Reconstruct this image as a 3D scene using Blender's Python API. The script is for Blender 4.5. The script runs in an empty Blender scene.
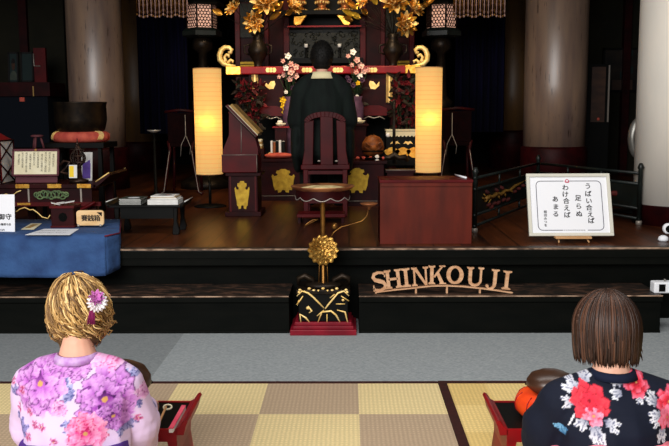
import bpy, math, random
import numpy as np
from mathutils import Vector, Matrix, Euler
from mathutils.noise import noise as pnoise
R = random.Random(7)
PI = math.pi
S = bpy.context.scene
COL = S.collection

# ------------------------------------------------------------------ camera
F, CX, CY = 860.0, 334.5, 223.0
cam_d = bpy.data.cameras.new('camera'); cam = bpy.data.objects.new('camera', cam_d); COL.objects.link(cam)
cam_d.sensor_width = 36; cam_d.lens = F/669*36; cam_d.clip_start = .05; cam_d.clip_end = 100
CAMZ = 1.4
MR = Matrix.Rotation(math.radians(.93), 3, 'Z') @ Matrix.Rotation(math.radians(90-7.35), 3, 'X') @ Matrix.Rotation(-.0055, 3, 'Z')
cam.matrix_world = Matrix.Translation((0, 0, CAMZ)) @ MR.to_4x4()
S.camera = cam
def ray(px, py): return MR @ Vector(((px-CX)/F, -(py-CY)/F, -1))
def at(px, py, Y):
    d = ray(px, py); t = Y/d.y
    return Vector((d.x*t, Y, CAMZ+d.z*t))
def atz(px, py, z):
    d = ray(px, py); t = (z-CAMZ)/d.z
    return Vector((d.x*t, d.y*t, z))

# ------------------------------------------------------------------ materials
def lin(c):
    return tuple(((x/255)/12.92 if x/255 <= .04045 else ((x/255+.055)/1.055)**2.4) for x in c)
def new_mat(name):
    m = bpy.data.materials.new(name); m.use_nodes = True
    nt = m.node_tree; b = nt.nodes['Principled BSDF']
    return m, nt, b
def nd(nt, t, **k):
    n = nt.nodes.new(t)
    for a, v in k.items(): setattr(n, a, v)
    return n
def mat(name, c1, rough=.5, c2=None, scale=8, stretch=(1, 1, 1), metal=0, bump=0, spec=.2, detail=4, lo=.35, hi=.65, emit=None, es=0, sheen=0, coat=0):
    m, nt, b = new_mat(name)
    b.inputs['Roughness'].default_value = rough; b.inputs['Metallic'].default_value = metal
    b.inputs['Specular IOR Level'].default_value = spec
    b.inputs['Coat Weight'].default_value = coat
    if sheen: b.inputs['Sheen Weight'].default_value = sheen
    b.inputs['Base Color'].default_value = (*lin(c1), 1)
    if c2 is not None or bump:
        tc = nd(nt, 'ShaderNodeTexCoord'); mp = nd(nt, 'ShaderNodeMapping'); mp.inputs['Scale'].default_value = stretch
        nt.links.new(tc.outputs['Object'], mp.inputs['Vector'])
        nz = nd(nt, 'ShaderNodeTexNoise'); nz.inputs['Scale'].default_value = scale; nz.inputs['Detail'].default_value = detail
        nt.links.new(mp.outputs[0], nz.inputs['Vector'])
        if c2 is not None:
            cr = nd(nt, 'ShaderNodeValToRGB'); cr.color_ramp.elements[0].position = lo; cr.color_ramp.elements[1].position = hi
            cr.color_ramp.elements[0].color = (*lin(c1), 1); cr.color_ramp.elements[1].color = (*lin(c2), 1)
            nt.links.new(nz.outputs['Fac'], cr.inputs['Fac']); nt.links.new(cr.outputs[0], b.inputs['Base Color'])
        if bump:
            bp = nd(nt, 'ShaderNodeBump'); bp.inputs['Strength'].default_value = bump; bp.inputs['Distance'].default_value = .01
            nt.links.new(nz.outputs['Fac'], bp.inputs['Height']); nt.links.new(bp.outputs[0], b.inputs['Normal'])
    if emit:
        b.inputs['Emission Color'].default_value = (*lin(emit), 1); b.inputs['Emission Strength'].default_value = es
    return m
def attr_mat(name, rough=.8, bump=0, bscale=200, spec=.3, sheen=0):
    m, nt, b = new_mat(name)
    a = nd(nt, 'ShaderNodeAttribute', attribute_name='col'); nt.links.new(a.outputs['Color'], b.inputs['Base Color'])
    b.inputs['Roughness'].default_value = rough; b.inputs['Specular IOR Level'].default_value = spec
    if sheen: b.inputs['Sheen Weight'].default_value = sheen
    if bump:
        tc = nd(nt, 'ShaderNodeTexCoord'); nz = nd(nt, 'ShaderNodeTexNoise'); nz.inputs['Scale'].default_value = bscale
        nt.links.new(tc.outputs['Object'], nz.inputs['Vector'])
        bp = nd(nt, 'ShaderNodeBump'); bp.inputs['Strength'].default_value = bump; bp.inputs['Distance'].default_value = .01
        nt.links.new(nz.outputs['Fac'], bp.inputs['Height']); nt.links.new(bp.outputs[0], b.inputs['Normal'])
    return m

M = {}
M['black'] = mat('black lacquer', (8, 9, 8), .5, (14, 13, 12), 5, bump=.05, spec=.1)
M['blackwood'] = mat('black worn wood', (6, 8, 6), .6, (11, 12, 9), 14, (.3, 1, 1), bump=.1, spec=.06)
M['ink'] = mat('ink', (22, 22, 26), .7)
M['red'] = mat('red lacquer', (84, 8, 12), .45, (64, 6, 10), 6, spec=.14)
M['deskred'] = mat('bright red lacquer desk', (150, 12, 20), .35, (112, 9, 16), 6, spec=.25)
M['darkred'] = mat('dark red lacquer', (48, 7, 9), .5, (30, 5, 7), 7, spec=.1)
M['maroon'] = mat('maroon cloth', (17, 3, 4), .9, (11, 2, 3), 12, spec=.05)
M['redstick'] = mat('beam red lacquer', (150, 14, 20), .45, (116, 10, 14), 6)
M['plinthred'] = mat('plinth red lacquer', (140, 24, 40), .4, (110, 18, 32), 8)
M['gold'] = mat('gold leaf', (228, 176, 78), .32, (206, 140, 52), 30, metal=.85, bump=.15)
M['goldpale'] = mat('pale gilt carving', (255, 222, 150), .45, (240, 196, 110), 20, metal=.3)
M['goldplate'] = mat('brass ornament plate', (196, 160, 52), .5, (164, 128, 38), 25, metal=.35, bump=.1)
M['bronze'] = mat('dark bronze', (48, 38, 28), .4, (26, 22, 20), 12, metal=.6)
M['brass'] = mat('aged brass', (150, 106, 50), .35, (100, 66, 32), 16, metal=.75)
M['woodbrown'] = mat('reddish brown plywood', (94, 27, 11), .5, (70, 19, 8), 5, (2, 2, .5), bump=.05)
M['brownl'] = mat('brown lacquered wood', (72, 46, 30), .35, (52, 32, 22), 6, (1, 1, 3), spec=.5)
M['carve'] = mat('carved camphor wood', (150, 84, 36), .45, (86, 42, 22), 14)
M['lightwood'] = mat('light pine wood', (206, 160, 112), .6, (188, 140, 92), 10, (1, 1, 5))
M['letter'] = mat('letter wood', (214, 170, 132), .6, (190, 142, 104), 12, (1, 1, 4))
M['letteredge'] = mat('letter pale edge', (235, 205, 175), .6)
M['white'] = mat('white board', (232, 233, 238), .6)
M['paper'] = mat('white paper', (226, 224, 220), .8, (214, 212, 208), 20)
M['cream'] = mat('cream paper', (228, 220, 190), .8, (216, 206, 172), 12)
M['frame'] = mat('pale ivory frame', (206, 203, 190), .5)
M['frameline'] = mat('frame edge line', (140, 130, 105), .5)
M['dkline'] = mat('navy printed line', (52, 50, 70), .7)
M['pinkmark'] = mat('pink seal', (190, 90, 110), .7)
M['salmon'] = mat('salmon brocade', (206, 96, 76), .7, (180, 72, 62), 18, bump=.1)
M['purple'] = mat('purple print', (104, 78, 160), .7, (84, 60, 140), 20)
M['yellow'] = mat('yellow tag', (236, 200, 50), .6)
M['orange'] = mat('orange brocade', (236, 80, 30), .3, (196, 48, 26), 9, bump=.1)
M['pink'] = mat('pink sutra book cover', (232, 96, 116), .6, (218, 74, 98), 14)
M['greencarve'] = mat('green carved scroll', (108, 128, 84), .6, (50, 70, 50), 40)
M['booktan'] = mat('tan page', (176, 142, 84), .8, (150, 116, 66), 20)
M['greybook'] = mat('dark green book cover', (52, 60, 52), .5, (66, 72, 62), 10)
M['silver'] = mat('grey metal', (150, 148, 142), .35, (118, 116, 110), 8, metal=.6)
M['skin'] = mat('skin', (226, 176, 150), .55, (216, 160, 136), 5, spec=.3)
M['eyedark'] = mat('eye', (26, 20, 20), .3)
M['lip'] = mat('lips', (176, 84, 84), .5)
M['robe'] = mat('black green robe', (17, 25, 22), .85, (11, 16, 15), 6, (3, 3, .8), bump=.1, spec=.2)
M['collar'] = mat('cream collar', (236, 222, 176), .8)
M['blackhair'] = mat('short black hair', (20, 18, 16), .6, (12, 11, 10), 60, bump=.4)
M['leafdark'] = mat('dark leaves', (22, 30, 16), .6, (40, 18, 14), 9)
M['redberry'] = mat('dark red blooms', (110, 22, 28), .6, (60, 14, 18), 9)
M['blossom'] = mat('pale pink blossom', (238, 196, 178), .7, (214, 142, 132), 30)
M['blossomw'] = mat('white blossom', (242, 232, 220), .7)
M['lilac'] = mat('lilac bloom', (92, 62, 84), .7, (66, 42, 60), 14)
M['yelflower'] = mat('yellow flower', (236, 190, 40), .6)
M['stem'] = mat('stem green', (40, 58, 34), .6)
M['teal'] = mat('teal photo ground', (22, 38, 38), .6)
M['photoskin'] = mat('photo face', (60, 40, 30), .7)
M['photodark'] = mat('photo dark', (20, 18, 18), .7)
M['navyshade'] = mat('deep navy curtain', (12, 10, 44), .95, (6, 6, 24), 4, (6, 1, .4))
M['bead'] = mat('pale pendant bead', (186, 150, 140), .5)
M['carved'] = mat('dark carved openwork', (10, 13, 9), .5, (30, 30, 20), 26, bump=.5)
M['lattice'] = mat('lantern lattice', (30, 16, 12), .6)
M['lanternpaper'] = mat('lit lantern paper', (235, 190, 170), .8, emit=(255, 190, 160), es=.35)
M['cup'] = mat('gilt offering cup', (220, 150, 90), .3, (160, 90, 50), 20, metal=.6)
M['wallolive'] = mat('dark olive wall', (34, 32, 22), .9, (26, 25, 18), 3)
M['wallblack'] = mat('flat black wall', (7, 7, 6), .95, spec=.1)  # one even near-black colour for back wall, floor and slits
M['ceil'] = mat('dark ceiling boards', (40, 34, 28), .8, (30, 25, 20), 3, (1, 6, 1))
M['glass'] = mat('dark glazing', (30, 26, 22), .15)
M['stoolpink'] = mat('dusky stool', (96, 52, 56), .6)
M['lining'] = mat('plum lining', (96, 30, 48), .8)
M['blueback'] = mat('dark blue table cloth', (8, 14, 24), .9)
M['obipurple'] = mat('purple obi', (62, 36, 104), .7, (92, 56, 150), 14, (1, 1, 1))
M['obipink'] = mat('pink obi', (232, 132, 142), .7, (222, 116, 130), 30, (1, 1, 6), bump=.1)
M['flowerw'] = mat('white pleated petals', (244, 236, 240), .7)
M['flowerl'] = mat('orchid petals', (204, 120, 188), .7, (172, 86, 160), 40)
M['tassel'] = mat('plum tassel', (128, 30, 84), .7, (100, 22, 64), 50, (4, 4, 1))
M['kimono'] = attr_mat('printed yukata cotton', .85, .06, 90)
M['hair'] = attr_mat('hair strands', .5, spec=.35)
M['drag_red'] = mat('faded red carving', (84, 26, 22), .7, (50, 16, 14), 20)
M['drag_gold'] = mat('faded gold dragon', (170, 128, 58), .5, (120, 84, 36), 18, metal=.3)
M['railgreen'] = mat('black green rail lacquer', (20, 28, 26), .4, (14, 18, 16), 10, spec=.4)
M['footsilver'] = mat('pale foot cap', (150, 140, 130), .4, metal=.4)

M['bowlbrown'] = mat('brown patinated bronze', (156, 98, 58), .35, (86, 46, 30), 12, metal=.3)
M['brassgold'] = mat('antique gold', (208, 164, 84), .34, (158, 112, 48), 22, metal=.75)
M['ash'] = mat('pale ash', (206, 190, 140), .9, (150, 126, 84), 16)
M['silveredge'] = mat('pale metal edge', (170, 164, 156), .35, metal=.4)
M['signwood'] = mat('pale plaque wood', (232, 196, 146), .6, (220, 178, 124), 12, (1, 1, 4))
M['frameplum'] = mat('plum frame', (84, 34, 44), .5)
M['bronze2'] = mat('dark brown metal', (66, 46, 36), .4, (30, 24, 22), 18, metal=.5)
M['whiteedge'] = mat('pale edge', (220, 220, 216), .4)
M['chairred'] = mat('deep red chair lacquer', (70, 6, 10), .45, (52, 4, 8), 6, spec=.14)
M['picdark'] = mat('dim picture', (44, 36, 30), .4, (24, 22, 22), 6)
M['whitec'] = mat('white book cover', (228, 226, 222), .5)

# pillar lacquer: worn vertical streaks
def pillar_mat(name, a, b_, c, rough=.42, sp=.5):
    m, nt, b = new_mat(name); b.inputs['Specular IOR Level'].default_value = sp
    tc = nd(nt, 'ShaderNodeTexCoord'); mp = nd(nt, 'ShaderNodeMapping'); mp.inputs['Scale'].default_value = (5, 5, .7)
    nt.links.new(tc.outputs['Object'], mp.inputs[0])
    n1 = nd(nt, 'ShaderNodeTexNoise'); n1.inputs['Scale'].default_value = 1.6; n1.inputs['Detail'].default_value = 6; nt.links.new(mp.outputs[0], n1.inputs[0])
    cr = nd(nt, 'ShaderNodeValToRGB'); e = cr.color_ramp.elements
    e[0].position = .3; e[0].color = (*lin(a), 1); e[1].position = .7; e[1].color = (*lin(b_), 1)
    nt.links.new(n1.outputs['Fac'], cr.inputs[0])
    n2 = nd(nt, 'ShaderNodeTexNoise'); n2.inputs['Scale'].default_value = 9; n2.inputs['Detail'].default_value = 5; nt.links.new(mp.outputs[0], n2.inputs[0])
    r2 = nd(nt, 'ShaderNodeValToRGB'); r2.color_ramp.elements[0].position = .62; r2.color_ramp.elements[1].position = .72
    nt.links.new(n2.outputs['Fac'], r2.inputs[0])
    mx = nd(nt, 'ShaderNodeMix', data_type='RGBA'); nt.links.new(r2.outputs[0], mx.inputs[0]); nt.links.new(cr.outputs[0], mx.inputs[6]); mx.inputs[7].default_value = (*lin(c), 1)
    nt.links.new(mx.outputs[2], b.inputs['Base Color'])
    bp = nd(nt, 'ShaderNodeBump'); bp.inputs['Strength'].default_value = .15; nt.links.new(n2.outputs['Fac'], bp.inputs['Height']); nt.links.new(bp.outputs[0], b.inputs['Normal'])
    b.inputs['Roughness'].default_value = rough
    return m
M['pillar'] = pillar_mat('weathered pillar lacquer', (152, 124, 102), (112, 92, 84), (62, 40, 30), .38, 1.0)
M['pillarbrown'] = pillar_mat('brown gilt pillar', (120, 84, 44), (92, 68, 44), (66, 42, 24), .45)
M['pillarwhite'] = mat('whitewashed pillar', (226, 218, 206), .55, (206, 202, 194), 1.4, (1, 1, .6), bump=.03)

def floor_mat():
    m, nt, b = new_mat('stage floorboards')
    tc = nd(nt, 'ShaderNodeTexCoord'); sp = nd(nt, 'ShaderNodeSeparateXYZ'); nt.links.new(tc.outputs['Object'], sp.inputs[0])
    mu = nd(nt, 'ShaderNodeMath', operation='MULTIPLY'); mu.inputs[1].default_value = 1/.19; nt.links.new(sp.outputs['X'], mu.inputs[0])
    fr = nd(nt, 'ShaderNodeMath', operation='FRACT'); nt.links.new(mu.outputs[0], fr.inputs[0])
    fl = nd(nt, 'ShaderNodeMath', operation='FLOOR'); nt.links.new(mu.outputs[0], fl.inputs[0])
    wn = nd(nt, 'ShaderNodeTexWhiteNoise', noise_dimensions='1D'); nt.links.new(fl.outputs[0], wn.inputs['W'])
    lt = nd(nt, 'ShaderNodeMath', operation='LESS_THAN'); lt.inputs[1].default_value = .05; nt.links.new(fr.outputs[0], lt.inputs[0])
    mp = nd(nt, 'ShaderNodeMapping'); mp.inputs['Scale'].default_value = (12, .8, 1); nt.links.new(tc.outputs['Object'], mp.inputs[0])
    nz = nd(nt, 'ShaderNodeTexNoise'); nz.inputs['Scale'].default_value = 2; nz.inputs['Detail'].default_value = 6; nt.links.new(mp.outputs[0], nz.inputs[0])
    ad = nd(nt, 'ShaderNodeMath', operation='MULTIPLY_ADD'); nt.links.new(wn.outputs['Value'], ad.inputs[0]); ad.inputs[1].default_value = .35; nt.links.new(nz.outputs['Fac'], ad.inputs[2])
    cr = nd(nt, 'ShaderNodeValToRGB'); e = cr.color_ramp.elements
    e[0].position = .35; e[0].color = (*lin((38, 18, 10)), 1); e[1].position = .95; e[1].color = (*lin((92, 46, 20)), 1)
    nt.links.new(ad.outputs[0], cr.inputs[0])
    mx = nd(nt, 'ShaderNodeMix', data_type='RGBA'); nt.links.new(lt.outputs[0], mx.inputs[0]); nt.links.new(cr.outputs[0], mx.inputs[6]); mx.inputs[7].default_value = (*lin((18, 10, 8)), 1)
    nt.links.new(mx.outputs[2], b.inputs['Base Color']); b.inputs['Roughness'].default_value = .33; b.inputs['Specular IOR Level'].default_value = .22
    return m
M['boards'] = floor_mat()

def rug_mat(name, ca, cb, x0, y0, w, both=True):
    m, nt, b = new_mat(name)
    tc = nd(nt, 'ShaderNodeTexCoord'); mp = nd(nt, 'ShaderNodeMapping'); mp.inputs['Location'].default_value = (-x0, -y0, .5*w)
    nt.links.new(tc.outputs['Object'], mp.inputs[0])
    ck = nd(nt, 'ShaderNodeTexChecker'); ck.inputs['Scale'].default_value = 1/w
    ck.inputs['Color1'].default_value = (*lin(ca), 1); ck.inputs['Color2'].default_value = (*lin(cb), 1)
    nt.links.new(mp.outputs[0], ck.inputs[0])
    w1 = nd(nt, 'ShaderNodeTexWave', bands_direction='X'); w1.inputs['Scale'].default_value = 16; w1.inputs['Distortion'].default_value = .8; nt.links.new(tc.outputs['Object'], w1.inputs[0])
    w2 = nd(nt, 'ShaderNodeTexWave', bands_direction='Y'); w2.inputs['Scale'].default_value = 14; w2.inputs['Distortion'].default_value = .8; nt.links.new(tc.outputs['Object'], w2.inputs[0])
    mm = nd(nt, 'ShaderNodeMath', operation='MULTIPLY'); nt.links.new(w1.outputs['Fac'], mm.inputs[0]); nt.links.new(w2.outputs['Fac'], mm.inputs[1])
    nz = nd(nt, 'ShaderNodeTexNoise'); nz.inputs['Scale'].default_value = 90; nt.links.new(tc.outputs['Object'], nz.inputs[0])
    a2 = nd(nt, 'ShaderNodeMath', operation='ADD'); nt.links.new(mm.outputs[0], a2.inputs[0]); nt.links.new(nz.outputs['Fac'], a2.inputs[1])
    mr = nd(nt, 'ShaderNodeMapRange'); mr.inputs['From Min'].default_value = .4; mr.inputs['From Max'].default_value = 1.4; mr.inputs['To Min'].default_value = .78; mr.inputs['To Max'].default_value = 1.1
    nt.links.new(a2.outputs[0], mr.inputs[0])
    vm = nd(nt, 'ShaderNodeVectorMath', operation='SCALE'); nt.links.new(ck.outputs['Color'], vm.inputs[0]); nt.links.new(mr.outputs[0], vm.inputs['Scale'])
    nt.links.new(vm.outputs[0], b.inputs['Base Color']); b.inputs['Roughness'].default_value = .75
    bp = nd(nt, 'ShaderNodeBump'); bp.inputs['Strength'].default_value = .3; bp.inputs['Distance'].default_value = .004; nt.links.new(mm.outputs[0], bp.inputs['Height']); nt.links.new(bp.outputs[0], b.inputs['Normal'])
    return m
def carpet_mat(xsplit):
    m, nt, b = new_mat('grey needle-felt carpet')
    tc = nd(nt, 'ShaderNodeTexCoord'); mp = nd(nt, 'ShaderNodeMapping'); mp.inputs['Scale'].default_value = (1, 3, 1); nt.links.new(tc.outputs['Object'], mp.inputs[0])
    nz = nd(nt, 'ShaderNodeTexNoise'); nz.inputs['Scale'].default_value = 60; nz.inputs['Detail'].default_value = 6; nt.links.new(mp.outputs[0], nz.inputs[0])
    cr = nd(nt, 'ShaderNodeValToRGB'); e = cr.color_ramp.elements
    e[0].position = .3; e[0].color = (*lin((118, 126, 130)), 1); e[1].position = .7; e[1].color = (*lin((160, 164, 165)), 1)
    nt.links.new(nz.outputs['Fac'], cr.inputs[0])
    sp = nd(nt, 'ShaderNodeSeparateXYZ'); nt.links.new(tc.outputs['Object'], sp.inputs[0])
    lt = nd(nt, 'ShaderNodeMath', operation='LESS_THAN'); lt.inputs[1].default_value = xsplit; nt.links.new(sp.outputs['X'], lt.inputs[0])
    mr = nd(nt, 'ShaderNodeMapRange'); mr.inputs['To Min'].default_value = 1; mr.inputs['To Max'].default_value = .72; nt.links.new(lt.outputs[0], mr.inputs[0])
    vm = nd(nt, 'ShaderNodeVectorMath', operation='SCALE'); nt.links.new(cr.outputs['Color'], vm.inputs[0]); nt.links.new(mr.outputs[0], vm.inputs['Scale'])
    nt.links.new(vm.outputs[0], b.inputs['Base Color']); b.inputs['Roughness'].default_value = .95
    bp = nd(nt, 'ShaderNodeBump'); bp.inputs['Strength'].default_value = .4; bp.inputs['Distance'].default_value = .005; nt.links.new(nz.outputs['Fac'], bp.inputs['Height']); nt.links.new(bp.outputs[0], b.inputs['Normal'])
    return m
def edge_mat():   # black lacquer with a chipped brown rim where feet wear it
    m, nt, b = new_mat('worn step edge')
    tc = nd(nt, 'ShaderNodeTexCoord'); mp = nd(nt, 'ShaderNodeMapping'); mp.inputs['Scale'].default_value = (1.2, 3, 3); nt.links.new(tc.outputs['Object'], mp.inputs[0])
    nz = nd(nt, 'ShaderNodeTexNoise'); nz.inputs['Scale'].default_value = 7; nz.inputs['Detail'].default_value = 9; nz.inputs['Roughness'].default_value = .7; nt.links.new(mp.outputs[0], nz.inputs[0])
    cr = nd(nt, 'ShaderNodeValToRGB'); e = cr.color_ramp.elements
    e[0].position = .48; e[0].color = (*lin((26, 20, 15)), 1); e[1].position = .62; e[1].color = (*lin((84, 58, 44)), 1)
    nt.links.new(nz.outputs['Fac'], cr.inputs[0]); nt.links.new(cr.outputs[0], b.inputs['Base Color']); b.inputs['Roughness'].default_value = .5
    return m
M['edge'] = edge_mat()
M['edgelip'] = mat('chipped pale lip', (84, 66, 54), .6, (176, 146, 122), 22, (.5, 1, 1), detail=8, lo=.4, hi=.6)
def cloth_mat():
    m, nt, b = new_mat('indigo blue cotton cloth')
    tc = nd(nt, 'ShaderNodeTexCoord')
    n1 = nd(nt, 'ShaderNodeTexNoise'); n1.inputs['Scale'].default_value = 7; n1.inputs['Detail'].default_value = 7; nt.links.new(tc.outputs['Object'], n1.inputs[0])
    cr = nd(nt, 'ShaderNodeValToRGB'); e = cr.color_ramp.elements
    e[0].position = .3; e[0].color = (*lin((30, 58, 104)), 1); e[1].position = .7; e[1].color = (*lin((48, 84, 134)), 1)
    nt.links.new(n1.outputs['Fac'], cr.inputs[0]); nt.links.new(cr.outputs[0], b.inputs['Base Color']); b.inputs['Roughness'].default_value = .9
    bp = nd(nt, 'ShaderNodeBump'); bp.inputs['Strength'].default_value = .5; bp.inputs['Distance'].default_value = .05; nt.links.new(n1.outputs['Fac'], bp.inputs['Height']); nt.links.new(bp.outputs[0], b.inputs['Normal'])
    return m
M['blue'] = cloth_mat()
def shade_mat():   # lit washi paper: translucent with faint ribs
    m, nt, b = new_mat('lit washi paper shade')
    tc = nd(nt, 'ShaderNodeTexCoord')
    wv = nd(nt, 'ShaderNodeTexWave', bands_direction='Z', wave_profile='SAW'); wv.inputs['Scale'].default_value = 7.5; nt.links.new(tc.outputs['Object'], wv.inputs[0])
    cr = nd(nt, 'ShaderNodeValToRGB'); e = cr.color_ramp.elements
    e[0].position = 0; e[0].color = (*lin((232, 180, 104)), 1); e[1].position = .14; e[1].color = (*lin((250, 208, 134)), 1)
    nt.links.new(wv.outputs['Fac'], cr.inputs[0])
    tr = nd(nt, 'ShaderNodeBsdfTranslucent'); nt.links.new(cr.outputs[0], tr.inputs[0])
    df = nd(nt, 'ShaderNodeBsdfDiffuse'); nt.links.new(cr.outputs[0], df.inputs[0])
    mx = nd(nt, 'ShaderNodeMixShader'); mx.inputs[0].default_value = .35
    nt.links.new(tr.outputs[0], mx.inputs[1]); nt.links.new(df.outputs[0], mx.inputs[2])
    em = nd(nt, 'ShaderNodeEmission'); nt.links.new(cr.outputs[0], em.inputs[0]); em.inputs[1].default_value = .36
    ad = nd(nt, 'ShaderNodeAddShader'); nt.links.new(mx.outputs[0], ad.inputs[0]); nt.links.new(em.outputs[0], ad.inputs[1])
    nt.links.new(ad.outputs[0], nt.nodes['Material Output'].inputs[0])
    return m
M['shade'] = shade_mat()
M['bulb'] = mat('warm bulb', (255, 220, 120), .5, emit=(255, 210, 90), es=14)

# ------------------------------------------------------------------ mesh builder
class MB:
    def __init__(s): s.v = []; s.f = []; s.m = []; s.mats = []; s.cur = 0; s.sm = []; s.smooth = False; s.T = None
    def use(s, key, smooth=None):
        k = M[key]
        if k not in s.mats: s.mats.append(k)
        s.cur = s.mats.index(k)
        if smooth is not None: s.smooth = smooth
        return s
    def add(s, vs, fs, T=None):
        o = len(s.v)
        for p in vs:
            p = Vector(p)
            if T is not None: p = T @ p
            if s.T is not None: p = s.T @ p
            s.v.append(p)
        for f in fs:
            s.f.append([i+o for i in f]); s.m.append(s.cur); s.sm.append(s.smooth)
        return s
    def box(s, x0, x1, y0, y1, z0, z1, T=None):
        v = [(x0,y0,z0),(x1,y0,z0),(x1,y1,z0),(x0,y1,z0),(x0,y0,z1),(x1,y0,z1),(x1,y1,z1),(x0,y1,z1)]
        return s.add(v, [(0,3,2,1),(4,5,6,7),(0,1,5,4),(1,2,6,5),(2,3,7,6),(3,0,4,7)], T)
    def tube(s, pts, r, n=8, cap=True, flat=None):
        pts = [Vector(p) for p in pts]; rs = r if isinstance(r, (list, tuple)) else [r]*len(pts)
        vs = []; fs = []; up = Vector((.13, .31, .94)).normalized(); prev = None
        for i, p in enumerate(pts):
            d = (pts[min(i+1, len(pts)-1)]-pts[max(i-1, 0)])
            d = d.normalized() if d.length > 1e-9 else Vector((0, 0, 1))
            if prev is None:
                a = d.cross(up); a = a.normalized() if a.length > .05 else d.cross(Vector((1, 0, 0))).normalized()
            else:
                a = prev-d*prev.dot(d); a = a.normalized() if a.length > 1e-6 else prev
            prev = a; b = d.cross(a)
            for k in range(n):
                t = 2*PI*k/n; q = a*math.cos(t)*rs[i]+b*math.sin(t)*rs[i]*(flat or 1)
                vs.append(p+q)
        for i in range(len(pts)-1):
            for k in range(n): fs.append((i*n+k, i*n+(k+1) % n, (i+1)*n+(k+1) % n, (i+1)*n+k))
        if cap: fs.append(tuple(range(n))[::-1]); fs.append(tuple((len(pts)-1)*n+k for k in range(n)))
        old = s.smooth; s.smooth = True; s.add(vs, fs); s.smooth = old
        return s
    def lathe(s, prof, c=(0,0,0), n=24, sx=1, sy=1, T=None, rot=0):
        vs = []; fs = []; c = Vector(c)
        for r, z in prof:
            for k in range(n): t = 2*PI*k/n+rot; vs.append((c.x+r*sx*math.cos(t), c.y+r*sy*math.sin(t), c.z+z))
        for i in range(len(prof)-1):
            for k in range(n): fs.append((i*n+k, i*n+(k+1) % n, (i+1)*n+(k+1) % n, (i+1)*n+k))
        fs.append(tuple(range(n))[::-1]); fs.append(tuple((len(prof)-1)*n+k for k in range(n)))
        return s.add(vs, fs, T)
    def prism(s, pts, y0, y1, T=None):    # outline in x,z extruded along y
        n = len(pts); vs = [(x, y0, z) for x, z in pts]+[(x, y1, z) for x, z in pts]
        fs = [tuple(range(n)), tuple(range(2*n-1, n-1, -1))]+[(k, (k+1) % n+0, (k+1) % n+n, k+n)[::-1] for k in range(n)]
        return s.add(vs, fs, T)
    def ribbon(s, pts, w, y0, y1, T=None, closed=False):   # thick stroke along 2D path in x,z
        n = len(pts); L = []; Rr = []
        ws = w if isinstance(w, (list, tuple)) else [w]*n
        for i in range(n):
            a = pts[(i-1) % n] if closed else pts[max(i-1, 0)]; b = pts[(i+1) % n] if closed else pts[min(i+1, n-1)]
            dx, dz = b[0]-a[0], b[1]-a[1]; l = math.hypot(dx, dz) or 1; nx, nz = -dz/l, dx/l
            L.append((pts[i][0]+nx*ws[i]/2, pts[i][1]+nz*ws[i]/2)); Rr.append((pts[i][0]-nx*ws[i]/2, pts[i][1]-nz*ws[i]/2))
        for i in range(n if closed else n-1):
            j = (i+1) % n
            s.prism([Rr[i], Rr[j], L[j], L[i]], y0, y1, T)
        return s
    def ell(s, c, r, rot=None, nu=16, nv=10):
        T = Matrix.Translation(Vector(c)) @ (rot.to_matrix().to_4x4() if isinstance(rot, Euler) else (rot.to_4x4() if rot is not None else Matrix.Identity(4)))
        if not isinstance(r, (tuple, list)): r = (r, r, r)
        vs = [(0, 0, -r[2])]; fs = []
        for j in range(1, nv):
            t = PI*j/nv-PI/2
            for i in range(nu):
                p = 2*PI*i/nu; vs.append((r[0]*math.cos(t)*math.cos(p), r[1]*math.cos(t)*math.sin(p), r[2]*math.sin(t)))
        vs.append((0, 0, r[2])); e = len(vs)-1
        for i in range(nu):
            fs.append((0, 1+(i+1) % nu, 1+i)); fs.append((e, e-nu+i, e-nu+(i+1) % nu))
            for j in range(nv-2): a = 1+j*nu; fs.append((a+i, a+(i+1) % nu, a+nu+(i+1) % nu, a+nu+i))
        return s.add(vs, fs, T)
    def petal(s, base, d, up, L, W, curl=.3, cup=.2, tip=.5, thick=.0015):
        base = Vector(base); d = Vector(d).normalized(); up = Vector(up); up = (up-d*up.dot(d))
        up = up.normalized() if up.length > 1e-4 else d.orthogonal().normalized()
        sd = d.cross(up); n = 6; vs = []; fs = []
        for i in range(n+1):
            t = i/n; w = W/2*(math.sin(PI*min(1, t**tip*.96+.02))**.7)
            p = base+d*L*t+up*(curl*L*t*t)
            for k in (-1, 0, 1): vs.append(p+sd*w*k+up*(cup*W*abs(k)*math.sin(PI*t)))
        m = len(vs); vs += [v-up*thick for v in vs]
        for i in range(n):
            for k in range(2):
                a = i*3+k; q = (a, a+1, a+4, a+3); fs.append(q); fs.append(tuple(x+m for x in q[::-1]))
        for i in range(n):
            for k in (0, 2): a = i*3+k; fs.append((a, a+3, a+3+m, a+m))
        for k in (0, 1): a = k; fs.append((a, a+1, a+1+m, a+m)); a = n*3+k; fs.append((a, a+1, a+1+m, a+m))
        old = s.smooth; s.smooth = True; s.add(vs, fs); s.smooth = old
        return s
    def build(s, name, parent=None, bevel=0, loc=None, seg=2):
        me = bpy.data.meshes.new(name); me.from_pydata([tuple(v) for v in s.v], [], s.f)
        for m in s.mats: me.materials.append(m)
        me.polygons.foreach_set('material_index', s.m); me.polygons.foreach_set('use_smooth', s.sm); me.update()
        o = bpy.data.objects.new(name, me); COL.objects.link(o)
        if parent is not None: o.parent = parent
        if loc is not None: o.location = loc
        if bevel:
            b = o.modifiers.new('bevel', 'BEVEL'); b.width = bevel; b.segments = seg; b.limit_method = 'ANGLE'
        return o
def tag(o, label, cat, group=None, kind=None):
    o['label'] = label; o['category'] = cat
    if group: o['group'] = group
    if kind: o['kind'] = kind
    return o
def struct(mb, name, **k):
    o = mb.build(name, **k); o['kind'] = 'structure'; return o
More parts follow.
